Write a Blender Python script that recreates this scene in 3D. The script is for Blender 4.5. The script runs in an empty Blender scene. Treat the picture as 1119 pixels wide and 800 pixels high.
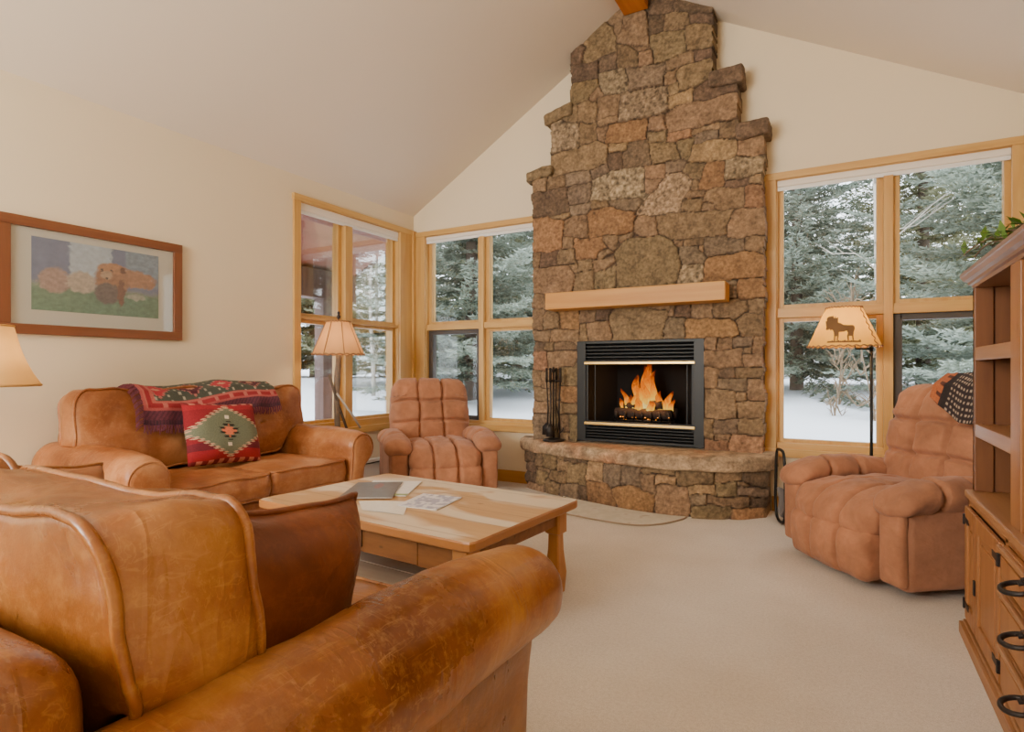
import bpy, bmesh, math, random
import numpy as np
from mathutils import Vector, noise
random.seed(7); rng = np.random.default_rng(7)
C = bpy.context.scene.collection
PI = math.pi
XL, XR, YB, YR, YF = -4.22, 1.12, 5.20, -3.2, 5.00     # left, right, back, rear wall planes and the chimney face
RX, RZ = -1.55, 4.47                                    # ridge
EL, ER = 2.88, 3.015                                    # eaves left and right

def srgb(r, g, b):
    f = lambda c: (c/12.92 if c <= .04045 else ((c+.055)/1.055)**2.4)
    return (f(r/255), f(g/255), f(b/255), 1.0)

# ------------------------------------------------------------------ scene graph helpers
def tag(o, label=None, cat=None, group=None, kind=None):
    if label: o['label'] = label
    if cat: o['category'] = cat
    if group: o['group'] = group
    if kind: o['kind'] = kind
    return o
def thing(name, loc, label=None, cat=None, group=None, rz=0.0, kind=None):
    o = bpy.data.objects.new(name, None); C.objects.link(o); o.empty_display_size = .1
    o.location = loc; o.rotation_euler = (0, 0, rz)
    return tag(o, label, cat, group, kind)
def mesh_obj(name, verts, faces, mat, parent=None, smooth=False, cols=None, bevel=0, loc=None, rot=None, angle=None):
    me = bpy.data.meshes.new(name)
    me.from_pydata([tuple(map(float, v)) for v in verts], [], [tuple(map(int, f)) for f in faces])
    if bevel:
        bm = bmesh.new(); bm.from_mesh(me)
        es = [e for e in bm.edges if len(e.link_faces) == 2 and e.calc_face_angle(0) > .5]
        bmesh.ops.bevel(bm, geom=es, offset=bevel, segments=2, affect='EDGES', profile=.6, clamp_overlap=True)
        bm.to_mesh(me); bm.free()
    if cols is not None:
        at = me.color_attributes.new('Col', 'FLOAT_COLOR', 'POINT')
        c4 = np.ones((len(verts), 4), np.float32); c4[:, :3] = np.asarray(cols)[:, :3]
        at.data.foreach_set('color', c4.ravel())
    me.materials.append(mat)
    if smooth: me.polygons.foreach_set('use_smooth', [True]*len(me.polygons))
    o = bpy.data.objects.new(name, me); C.objects.link(o)
    if smooth and angle:
        try: me.set_sharp_from_angle(angle=angle)
        except Exception: pass
    if parent: o.parent = parent
    if loc: o.location = loc
    if rot: o.rotation_euler = rot
    return o

class MB:
    def __init__(s): s.v = []; s.f = []
    def add(s, V, F):
        o = len(s.v); s.v += [tuple(p) for p in V]; s.f += [tuple(i+o for i in f) for f in F]; return s
    def box(s, x0, x1, y0, y1, z0, z1):
        V = [(x0,y0,z0),(x1,y0,z0),(x1,y1,z0),(x0,y1,z0),(x0,y0,z1),(x1,y0,z1),(x1,y1,z1),(x0,y1,z1)]
        return s.add(V, [(3,2,1,0),(4,5,6,7),(0,1,5,4),(1,2,6,5),(2,3,7,6),(3,0,4,7)])
    def prism(s, poly, fn0, fn1):
        n = len(poly); V = [fn0(p) for p in poly]+[fn1(p) for p in poly]
        return s.add(V, [tuple(range(n))[::-1], tuple(range(n, 2*n))]+[(i,(i+1)%n,(i+1)%n+n,i+n) for i in range(n)])
    def loft(s, rings, cap=True, closed=True):
        n = len(rings[0]); V = [p for r in rings for p in r]; F = []
        for k in range(len(rings)-1):
            for i in range(n if closed else n-1):
                j = (i+1) % n
                F.append((k*n+i, k*n+j, (k+1)*n+j, (k+1)*n+i))
        if cap: F.append(tuple(range(n))[::-1]); F.append(tuple((len(rings)-1)*n+i for i in range(n)))
        return s.add(V, F)
    def tube(s, path, r, n=7, closed=False):
        P = [Vector(p) for p in path]; m = len(P); rr = r if hasattr(r, '__len__') else [r]*m
        rings = []; up = None
        for i in range(m):
            if closed: t = P[(i+1) % m]-P[i-1]
            else: t = P[min(i+1, m-1)]-P[max(i-1, 0)]
            if t.length < 1e-9: t = Vector((0,0,1))
            t.normalize()
            if up is None:
                up = Vector((0,0,1)) if abs(t.z) < .9 else Vector((1,0,0))
            a = (up - t*up.dot(t))
            if a.length < 1e-6: a = t.orthogonal()
            a.normalize(); up = a; b = t.cross(a)
            rings.append([P[i]+(a*math.cos(2*PI*k/n)+b*math.sin(2*PI*k/n))*rr[i] for k in range(n)])
        if closed:
            V = [p for q in rings for p in q]; F = []
            for k in range(m):
                for i in range(n):
                    j = (i+1) % n; k2 = (k+1) % m
                    F.append((k*n+i, k*n+j, k2*n+j, k2*n+i))
            return s.add(V, F)
        return s.loft(rings)
    def cyl(s, p0, p1, r0, r1=None, n=14):
        return s.tube([p0, p1], [r0, r0 if r1 is None else r1], n)
    def lathe(s, prof, c=(0,0,0), n=32, cap=True):
        rings = [[(c[0]+r*math.cos(2*PI*i/n), c[1]+r*math.sin(2*PI*i/n), c[2]+z) for i in range(n)] for r, z in prof]
        return s.loft(rings, cap)
    def build(s, name, mat, parent=None, smooth=False, bevel=0, **k):
        return mesh_obj(name, s.v, s.f, mat, parent, smooth, bevel=bevel, **k)

def rbox(sx, sy, sz, r, n=(8,8,8), k=3):
    """dense box with rounded edges, centred on the origin -> (verts array, faces)"""
    H = np.array([sx, sy, sz])/2; G = []
    for a in range(3):
        rr = min(r, H[a]*.98); inner = np.linspace(-(H[a]-rr), H[a]-rr, n[a]+1)
        th = np.tan(np.linspace(0, PI/4, k+1)[1:])*rr
        G.append(np.concatenate([-(H[a]-rr)-th[::-1], inner, (H[a]-rr)+th]))
    idx = {}; V = []; F = []
    def vid(i, j, l):
        key = (i, j, l)
        if key not in idx: idx[key] = len(V); V.append((G[0][i], G[1][j], G[2][l]))
        return idx[key]
    N = [len(g) for g in G]
    for j in range(N[1]-1):
        for l in range(N[2]-1):
            F.append([vid(0,j,l), vid(0,j,l+1), vid(0,j+1,l+1), vid(0,j+1,l)])
            e = N[0]-1; F.append([vid(e,j,l), vid(e,j+1,l), vid(e,j+1,l+1), vid(e,j,l+1)])
    for i in range(N[0]-1):
        for l in range(N[2]-1):
            F.append([vid(i,0,l), vid(i+1,0,l), vid(i+1,0,l+1), vid(i,0,l+1)])
            e = N[1]-1; F.append([vid(i,e,l), vid(i,e,l+1), vid(i+1,e,l+1), vid(i+1,e,l)])
    for i in range(N[0]-1):
        for j in range(N[1]-1):
            F.append([vid(i,j,0), vid(i,j+1,0), vid(i+1,j+1,0), vid(i+1,j,0)])
            e = N[2]-1; F.append([vid(i,j,e), vid(i+1,j,e), vid(i+1,j+1,e), vid(i,j+1,e)])
    V = np.array(V); rr = np.minimum(r, H*.98)
    inn = np.clip(V, -(H-rr), H-rr); d = V-inn
    L = np.linalg.norm(d/rr, axis=1, keepdims=True); L[L == 0] = 1
    return inn+d/L, F
def puff(V, H, p):
    """bulge the six faces; p = (px,py,pz)"""
    H = np.asarray(H); q = np.clip(V/H, -1, 1); W = V.copy()
    for a in range(3):
        b, c = (a+1) % 3, (a+2) % 3
        W[:, a] += p[a]*q[:, a]*(1-np.abs(q[:, b])**2.2)*(1-np.abs(q[:, c])**2.2)
    return W
def lump(V, amp, sc, seed=0, ctr=None):
    out = V.copy(); s = Vector((seed*3.7, seed*1.3, seed*5.1))
    for i, p in enumerate(V):
        n = noise.noise_vector(Vector(p)*sc+s)
        out[i] += np.array(n)*amp
    return out

def cushion(w, h, t, rc, pf, pb, N=88, rings=11, box=5, bulge=.012, pw=2.6):
    """boxed cushion: x width, z height, y thickness, welts at both rims -> V, F, front loop, back loop"""
    loop = []
    hw, hh = w/2-rc, h/2-rc
    per = 4*(hw+hh)+2*PI*rc
    segs = [((hw, -hh), (hw, hh), 0), ((hw, hh), None, 0), ((hw, hh), (-hw, hh), PI/2), ((-hw, hh), None, PI/2),
            ((-hw, hh), (-hw, -hh), PI), ((-hw, -hh), None, PI), ((-hw, -hh), (hw, -hh), 3*PI/2), ((hw, -hh), None, 3*PI/2)]
    for a, b, ang in segs:
        if b is None:
            m = max(5, int(N*(PI/2*rc)/per))
            for i in range(m):
                q = ang+PI/2*i/m; loop.append((a[0]+rc*math.cos(q), a[1]+rc*math.sin(q)))
        else:
            m = max(5, int(N*math.hypot(a[0]-b[0], a[1]-b[1])/per)); ox, oz = rc*math.cos(ang), rc*math.sin(ang)
            for i in range(m):
                u = i/m; loop.append((a[0]+(b[0]-a[0])*u+ox, a[1]+(b[1]-a[1])*u+oz))
    L = np.array(loop); n = len(L); R = []
    for i in range(rings, 0, -1):      # back cap, centre to rim
        s = 1-(i/(rings+.35)); R.append((L*s, -t/2-pb*(1-s**pw)))
    for i in range(box+1):
        u = i/box; R.append((L*(1+bulge/max(w, h)*2*math.sin(PI*u)), -t/2+t*u))
    for i in range(1, rings+1):
        s = 1-(i/(rings+.35)); R.append((L*s, t/2+pf*(1-s**pw)))
    V = np.concatenate([np.c_[q[:, 0], np.full(n, y), q[:, 1]] for q, y in R]); F = []
    for k in range(len(R)-1):
        for i in range(n):
            j = (i+1) % n; F.append((k*n+i, k*n+j, (k+1)*n+j, (k+1)*n+i))
    F.append(tuple(range(n))[::-1]); F.append(tuple((len(R)-1)*n+i for i in range(n)))
    fl = [(rings+box)*n+i for i in range(n)]; bl = [rings*n+i for i in range(n)]
    return V, F, fl, bl
def rotm(ax, a):
    c, s = math.cos(a), math.sin(a)
    return np.array({'x': [[1,0,0],[0,c,-s],[0,s,c]], 'y': [[c,0,s],[0,1,0],[-s,0,c]], 'z': [[c,-s,0],[s,c,0],[0,0,1]]}[ax])

# ------------------------------------------------------------------ materials
class NT:
    def __init__(s, name):
        s.m = bpy.data.materials.new(name); s.m.use_nodes = True; s.t = s.m.node_tree; s.t.nodes.clear()
        s.out = s.t.nodes.new('ShaderNodeOutputMaterial')
    def n(s, typ, props=None, **inp):
        nd = s.t.nodes.new('ShaderNode'+typ)
        for k, v in (props or {}).items(): setattr(nd, k, v)
        for k, v in inp.items():
            key = k.replace('_', ' ')
            sock = nd.inputs[int(k[1:])] if k[0] == 'i' and k[1:].isdigit() else nd.inputs[key]
            if hasattr(v, 'is_output') or isinstance(v, bpy.types.NodeSocket): s.t.links.new(v, sock)
            else: sock.default_value = v
        return nd
    def coord(s, scale=(1,1,1), kind='Object', rot=(0,0,0)):
        c = s.n('TexCoord'); mp = s.n('Mapping'); s.t.links.new(c.outputs[kind], mp.inputs['Vector'])
        mp.inputs['Scale'].default_value = scale; mp.inputs['Rotation'].default_value = rot
        return mp.outputs[0]
    def noise(s, vec, scale, detail=4, rough=.55, dist=0):
        return s.n('TexNoise', Vector=vec, Scale=scale, Detail=detail, Roughness=rough, Distortion=dist).outputs['Fac']
    def ramp(s, fac, stops, interp='LINEAR'):
        r = s.n('ValToRGB', Fac=fac); e = r.color_ramp.elements; r.color_ramp.interpolation = interp
        while len(e) < len(stops): e.new(.5)
        for el, (p, c) in zip(e, stops): el.position = p; el.color = c if len(c) == 4 else (*c, 1)
        return r.outputs['Color']
    def mix(s, fac, a, b, mode='MIX'):
        m = s.n('Mix', {'data_type': 'RGBA', 'blend_type': mode})
        for sock, v in ((m.inputs[0], fac), (m.inputs[6], a), (m.inputs[7], b)):
            if isinstance(v, bpy.types.NodeSocket): s.t.links.new(v, sock)
            else: sock.default_value = v
        return m.outputs[2]
    def bump(s, h, strength=.3, dist=.01, normal=None):
        b = s.n('Bump', Height=h, Strength=strength, Distance=dist)
        if normal is not None: s.t.links.new(normal, b.inputs['Normal'])
        return b.outputs[0]
    def pr(s, col, rough=.5, normal=None, metal=0, **k):
        p = s.n('BsdfPrincipled', Base_Color=col, Roughness=rough, Metallic=metal)
        if normal is not None: s.t.links.new(normal, p.inputs['Normal'])
        for kk, v in k.items(): p.inputs[kk.replace('_', ' ')].default_value = v
        s.t.links.new(p.outputs[0], s.out.inputs[0]); return p
def plain(name, col, rough=.5, metal=0, var=.12, sc=6, bump=0, bsc=40, **k):
    t = NT(name); v = t.coord(); f = t.noise(v, sc)
    c = t.mix(f, [x*(1-var) for x in col[:3]]+[1], [min(1, x*(1+var)) for x in col[:3]]+[1])
    nm = t.bump(t.noise(v, bsc, 3), bump, .01) if bump else None
    t.pr(c, rough, nm, metal, **k); return t.m
def wood(name, c1, c2, axis='x', sc=7, rough=.45, stretch=.07, knots=None, c3=None, bump=.08):
    t = NT(name); S = [1, 1, 1]; S['xyz'.index(axis)] = stretch
    v = t.coord(tuple(S)); f = t.noise(v, sc*3, 5, .6, .6); f2 = t.noise(v, sc*.7, 2, .5, 1.2)
    c = t.mix(f2, c1, c2); c = t.mix(t.ramp(f, [(.35, (0,0,0)), (.7, (1,1,1))]), c, t.mix(.4, c, c3 or c1, 'MULTIPLY'))
    if knots:
        w = t.coord(tuple([1 if a != axis else .45 for a in 'xyz'])); vo = t.n('TexVoronoi', Vector=w, Scale=knots)
        k = t.ramp(vo.outputs['Distance'], [(.05, (1,1,1)), (.14, (0,0,0))]); c = t.mix(k, c, [x*.35 for x in c1[:3]]+[1])
    t.pr(c, rough, t.bump(f, bump, .004)); return t.m
def leather(name, dark, mid, light, rough=.42, sc=2.2, crease=.25, cdir=(1, 1, 1)):
    t = NT(name); v = t.coord()
    f = t.noise(v, sc, 6, .62, .4)
    c = t.ramp(f, [(.28, dark), (.5, mid), (.76, light)])
    g = t.noise(v, 34, 6, .75, .2); c = t.mix(t.ramp(g, [(.5, (0,0,0)), (.75, (.38,.38,.38))]), c, light)
    c = t.mix(t.ramp(t.noise(v, 11, 4, .7), [(.5, (0,0,0)), (.75, (.28,.28,.28))]), c, dark)
    msk = t.ramp(t.noise(v, 4.5, 2), [(.42, (0,0,0)), (.62, (1,1,1))])
    w1 = t.noise(t.coord((1, .10, .5), rot=(.4, .3, .7)), 120, 2, .4, .5)
    w2 = t.noise(t.coord((.10, 1, .5), rot=(.2, .9, -.5)), 110, 2, .4, .5)
    for w, k in ((w1, .34), (w2, .30)):
        s = t.mix(1, t.ramp(w, [(.60, (0,0,0)), (.64, (k,k,k)), (.68, (0,0,0))]), msk, 'MULTIPLY'); c = t.mix(s, c, light)
    vo = t.n('TexVoronoi', {'feature': 'DISTANCE_TO_EDGE'}, Vector=v, Scale=170).outputs['Distance']
    b = t.bump(vo, .10, .002); b = t.bump(t.noise(v, 6, 4, .5, .6), crease, .02, b)
    cr = t.noise(t.coord(cdir), 11, 3, .5, .35); cr2 = t.mix(1, t.ramp(cr, [(.44, (0,0,0)), (.5, (1,1,1)), (.56, (0,0,0))]), msk, 'MULTIPLY'); b = t.bump(cr2, .22, .006, b)
    r = t.ramp(f, [(.3, (rough-.08,)*3), (.7, (rough+.1,)*3)])
    p = t.pr(c, .4, b); t.t.links.new(r, p.inputs['Roughness']); p.inputs['Specular IOR Level'].default_value = .5
    return t.m
def vcol(name, rough=.8, nsc=60, var=.25, bump=.3, bdist=.004, bsc=90):
    t = NT(name); a = t.n('VertexColor', {'layer_name': 'Col'}).outputs['Color']; v = t.coord()
    f = t.noise(v, nsc, 4, .6); c = t.mix(1, a, t.ramp(f, [(.25, (1-var,)*3), (.75, (1+var,)*3)]), 'MULTIPLY')
    t.pr(c, rough, t.bump(t.noise(v, bsc, 4, .6), bump, bdist)); return t.m

def suede(name, col, k=1.0):
    t = NT(name); v = t.coord(); f = t.noise(v, 3.5, 5, .6, .5); g = t.noise(v, 16, 4, .6, .4)
    c = t.ramp(f, [(.3, [x*.74 for x in col[:3]]+[1]), (.5, col), (.72, [min(1, x*1.28) for x in col[:3]]+[1])])
    c = t.mix(1, c, t.ramp(g, [(.3, (.88,.86,.84)), (.65, (1.05,1.05,1.05))]), 'MULTIPLY')
    w = t.ramp(t.noise(v, 9, 4, .55, .8), [(.38, (0,0,0)), (.5, (1,1,1)), (.62, (.3,.3,.3))]); b = t.bump(w, .16*k, .012); b = t.bump(t.noise(v, 220, 2), .05, .004, b)
    t.pr(c, .9, b, Sheen_Weight=.12); return t.m

M = {}
M['wall'] = plain('wall_paint', srgb(227, 210, 180), .85, var=.015, sc=3, bump=.02, bsc=120)
M['ceil'] = plain('ceiling_paint', srgb(226, 213, 195), .9, var=.015, sc=2)
M['pine'] = wood('window_pine', srgb(200, 154, 84), srgb(216, 176, 108), 'z', 6, .4, .06, bump=.03)
M['pineh'] = wood('window_pine_rail', srgb(200, 154, 84), srgb(216, 176, 108), 'x', 6, .4, .06, bump=.03)
M['piney'] = wood('window_pine_rail_side', srgb(200, 154, 84), srgb(216, 176, 108), 'y', 6, .4, .06, bump=.03)
M['mantel'] = wood('mantel_pine', srgb(210, 158, 76), srgb(190, 132, 56), 'x', 5, .5, .05, knots=2.2)
M['beam'] = wood('beam_wood', srgb(196, 118, 30), srgb(176, 98, 22), 'y', 5, .45, .05)
M['cab'] = wood('cabinet_pine', srgb(176, 122, 70), srgb(140, 90, 46), 'z', 6, .45, .06, knots=3, bump=.1)
M['cabh'] = wood('cabinet_pine_across', srgb(174, 126, 82), srgb(150, 104, 64), 'y', 6, .42, .06, bump=.1)
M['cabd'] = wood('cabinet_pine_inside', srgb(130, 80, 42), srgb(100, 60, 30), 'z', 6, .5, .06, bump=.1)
M['cornice'] = wood('cornice_wood', srgb(150, 112, 88), srgb(122, 88, 68), 'y', 6, .4, .06, bump=.1)
M['tabside'] = wood('table_apron_wood', srgb(156, 104, 52), srgb(118, 72, 32), 'x', 9, .55, .16, knots=18, bump=.25)
M['tableg'] = wood('table_leg_wood', srgb(202, 146, 82), srgb(176, 118, 60), 'z', 6, .5, .08, knots=5, bump=.2)
M['shelf'] = wood('table_shelf_wood', srgb(206, 192, 176), srgb(176, 162, 148), 'x', 6, .6, .07, bump=.2)
M['frame'] = wood('picture_frame_wood', srgb(138, 86, 52), srgb(116, 68, 40), 'y', 6, .4, .07)
M['framev'] = wood('picture_frame_stile', srgb(138, 86, 52), srgb(116, 68, 40), 'z', 6, .4, .07)
M['log'] = plain('charred_log', srgb(52, 36, 28), .9, var=.5, sc=20, bump=.8, bsc=30)
M['black'] = plain('black_metal', srgb(16, 16, 15), .45, .2, var=.1)
M['slat'] = plain('black_louver', srgb(16, 16, 16), .5, .1, var=.1)
M['iron'] = plain('wrought_iron', srgb(44, 38, 36), .5, .5, var=.2, bump=.1)
M['soot'] = plain('firebox_brick', srgb(18, 13, 11), .95, var=.35, sc=9)
M['brass'] = plain('polished_brass', srgb(222, 186, 112), .3, .8, var=.04)
M['white'] = plain('white_enamel', srgb(232, 228, 222), .4, var=.02)
M['shade_fab'] = plain('shade_roller_fabric', srgb(232, 222, 208), .7, var=.03)
M['dark_frame'] = plain('screen_frame_bronze', srgb(74, 66, 60), .5, var=.08)
M['matboard'] = plain('mat_board', srgb(222, 214, 202), .85, var=.015)
M['stripe'] = plain('dark_seam', srgb(70, 44, 34), .8)
M['snow'] = plain('snow', srgb(238, 242, 250), .7, var=.02, sc=1.2, bump=.25, bsc=2.5)
M['bark'] = plain('spruce_bark', srgb(92, 80, 70), .95, var=.3, sc=12, bump=.6, bsc=18)
M['pale_bark'] = plain('pale_bark', srgb(176, 168, 156), .9, var=.25, sc=9, bump=.3, bsc=18)
M['twig'] = plain('bare_twig', srgb(128, 108, 86), .9, var=.3, sc=9)
M['porch'] = wood('porch_soffit', srgb(170, 106, 90), srgb(142, 84, 72), 'y', 5, .7, .06)
M['porch_dark'] = wood('porch_timber', srgb(112, 90, 84), srgb(96, 76, 72), 'z', 5, .8, .08)
M['green'] = plain('leaf_green', srgb(84, 112, 36), .6, var=.35, sc=30)
M['canvas'] = plain('grey_canvas', srgb(104, 98, 96), .8, var=.15, sc=14)
M['silver'] = plain('silver_plastic', srgb(168, 164, 158), .35, .6)
M['paper'] = plain('white_paper', srgb(232, 230, 226), .6, var=.02)

M['suede'] = suede('suede_cover', srgb(166, 112, 80)); _x = None and plain('suede_cover', srgb(166, 112, 80), .85, var=.16, sc=5, bump=.06, bsc=200, Sheen_Weight=.15)
M['suede_side'] = suede('suede_side', srgb(164, 113, 84), .6); _x = None and plain('suede_side', srgb(166, 114, 84), .85, var=.10, sc=3, bump=.05, bsc=200, Sheen_Weight=.12)
M['leather'] = leather('tan_leather', srgb(120, 64, 30), srgb(160, 98, 52), srgb(200, 146, 98), .40, 2.4, .3, (.3, 1, .3))
M['leather_front'] = leather('saddle_leather', srgb(92, 48, 14), srgb(138, 82, 32), srgb(188, 138, 78), .31, 2.4, .3, (.25, 1, .25))
M['leather_dark'] = leather('cognac_leather', srgb(72, 30, 9), srgb(104, 50, 17), srgb(144, 82, 38), .42, 3)
M['kilim'] = vcol('woven_kilim', .95, 160, .25, .5, .003, 300)
M['print'] = vcol('printed_photo', .35, 30, .08, .0)
M['stone'] = vcol('field_stone', .9, 44, .45, .9, .008, 60)
M['blanket'] = vcol('woven_blanket', .95, 120, .3, .5, .003, 260)

def carpet():
    t = NT('beige_carpet'); v = t.coord()
    a = t.noise(v, 2.0, 3); b = t.noise(v, 260, 2, .7)
    c = t.ramp(a, [(.3, srgb(232, 222, 210)), (.7, srgb(244, 235, 224))]); c = t.mix(1, c, t.ramp(t.noise(v, 75, 3, .7), [(.35, (.88,.87,.86)), (.6, (1,1,1))]), 'MULTIPLY')
    c = t.mix(.55, c, t.ramp(b, [(.3, (.55,.53,.5)), (.65, (1,1,1))]), 'MULTIPLY')
    t.pr(c, .95, t.bump(b, .6, .006)); return t.m
M['carpet'] = carpet()
def rugm():
    t = NT('hearth_rug_pile'); v = t.coord(); a = t.noise(v, 9, 3); b = t.noise(v, 220, 2, .7)
    c = t.ramp(a, [(.4, srgb(206, 198, 180)), (.6, srgb(216, 208, 192)), (.72, srgb(186, 172, 152))])
    t.pr(c, .95, t.bump(b, .5, .005)); return t.m
M['rug'] = rugm()
def tabletop():
    t = NT('worn_table_top'); v = t.coord((.09, 1, 1)); f = t.noise(v, 22, 5, .6, .5); w = t.noise(t.coord((.5, 1, 1)), 2.6, 3, .5, 1.0)
    c = t.mix(f, srgb(176, 132, 88), srgb(204, 166, 122))
    c = t.mix(t.ramp(w, [(.47, (0,0,0)), (.54, (.85,.85,.85))]), c, srgb(218, 202, 178))
    vo = t.n('TexVoronoi', Vector=t.coord((.5, 1, 1)), Scale=6)
    c = t.mix(t.ramp(vo.outputs['Distance'], [(.03, (.8,.8,.8)), (.09, (0,0,0))]), c, srgb(120, 80, 44))
    wv = t.n('TexWave', {'bands_direction': 'Y'}, Vector=t.coord((.03, 1, 1)), Scale=1.55, Distortion=1.2, Detail=2)
    c = t.mix(t.ramp(wv.outputs['Fac'], [(0, (.38,.38,.38)), (.012, (0,0,0))]), c, srgb(120, 84, 50))
    nz_ = t.n('SeparateXYZ', Vector=t.n('NewGeometry').outputs['Normal']).outputs[2]; c = t.mix(t.ramp(nz_, [(.5, (1,1,1)), (.8, (0,0,0))]), c, srgb(164, 108, 56))
    t.pr(c, .42, t.bump(f, .12, .003)); return t.m
M['tabletop'] = tabletop()
def glass():
    t = NT('window_glass'); tr = t.n('BsdfTransparent', Color=(.97, .985, .98, 1)); g = t.n('BsdfGlossy', Roughness=.02, Color=(1,1,1,1))
    fr = t.n('Fresnel', IOR=1.45); mul = t.n('Math', {'operation': 'MULTIPLY'}, i0=fr.outputs[0], i1=.45)
    mx = t.n('MixShader', Fac=mul.outputs[0]); t.t.links.new(tr.outputs[0], mx.inputs[1]); t.t.links.new(g.outputs[0], mx.inputs[2])
    t.t.links.new(mx.outputs[0], t.out.inputs[0]); return t.m
M['glass'] = glass()
def shade(name, col, trans):
    t = NT(name); v = t.coord(); c = t.mix(t.noise(v, 9, 4, .6), [x*.86 for x in col[:3]]+[1], list(col[:3])+[1])
    d = t.n('BsdfDiffuse', Color=c); tl = t.n('BsdfTranslucent', Color=c); mx = t.n('MixShader', Fac=trans)
    t.t.links.new(d.outputs[0], mx.inputs[1]); t.t.links.new(tl.outputs[0], mx.inputs[2]); t.t.links.new(mx.outputs[0], t.out.inputs[0]); return t.m
M['shade_bell'] = shade('linen_lamp_shade', srgb(224, 184, 120), .4)
M['shade_hide'] = shade('rawhide_lamp_shade', srgb(206, 158, 108), .4)
M['shade_parch'] = shade('parchment_lamp_shade', srgb(232, 178, 78), .45)
M['moose'] = plain('moose_cutout', srgb(120, 86, 50), .8, var=.1)
M['lace'] = plain('leather_lacing', srgb(150, 108, 72), .8)
def flame():
    t = NT('flame'); a = t.n('VertexColor', {'layer_name': 'Col'}).outputs['Color']; v = t.coord((1, 1, .45)); s = t.n('SeparateColor', Color=a)
    n = t.noise(v, 26, 4, .6, 1.0); h = s.outputs[0]
    ad = t.n('Math', {'operation': 'MULTIPLY_ADD'}, i0=n, i1=.9, i2=-.45); hh = t.n('Math', {'operation': 'ADD'}, i0=h, i1=ad.outputs[0])
    col = t.ramp(hh.outputs[0], [(.05, srgb(255, 226, 130)), (.25, srgb(255, 190, 60)), (.55, srgb(248, 130, 14)), (.9, srgb(190, 66, 4))])
    em = t.n('Emission', Color=col, Strength=.95); tr = t.n('BsdfTransparent')
    al = t.ramp(hh.outputs[0], [(.55, (.9,.9,.9)), (1.0, (.05,.05,.05))])
    mx = t.n('MixShader', Fac=al); t.t.links.new(tr.outputs[0], mx.inputs[1]); t.t.links.new(em.outputs[0], mx.inputs[2]); t.t.links.new(mx.outputs[0], t.out.inputs[0]); return t.m
M['flame'] = flame()
def ember():
    t = NT('ember'); e = t.n('Emission', Color=srgb(255, 150, 50), Strength=2.0); t.t.links.new(e.outputs[0], t.out.inputs[0]); return t.m
M['ember'] = ember()
def spruce_mat(name, dark, mid, light):
    t = NT(name); a = t.n('VertexColor', {'layer_name': 'Col'}).outputs['Color']; s = t.n('SeparateColor', Color=a)
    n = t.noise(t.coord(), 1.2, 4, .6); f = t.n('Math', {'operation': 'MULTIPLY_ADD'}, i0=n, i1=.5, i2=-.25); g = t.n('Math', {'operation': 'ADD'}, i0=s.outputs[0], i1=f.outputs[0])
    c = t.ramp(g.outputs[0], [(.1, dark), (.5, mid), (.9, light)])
    d = t.n('BsdfDiffuse', Color=c); tl = t.n('BsdfTranslucent', Color=c); mx = t.n('MixShader', Fac=.35)
    t.t.links.new(d.outputs[0], mx.inputs[1]); t.t.links.new(tl.outputs[0], mx.inputs[2]); t.t.links.new(mx.outputs[0], t.out.inputs[0]); return t.m
M['spruce_blue'] = spruce_mat('blue_spruce_needles', srgb(72, 79, 66), srgb(124, 133, 118), srgb(168, 178, 166))
M['spruce_green'] = spruce_mat('green_spruce_needles', srgb(76, 79, 56), srgb(126, 128, 98), srgb(168, 169, 140))
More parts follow.
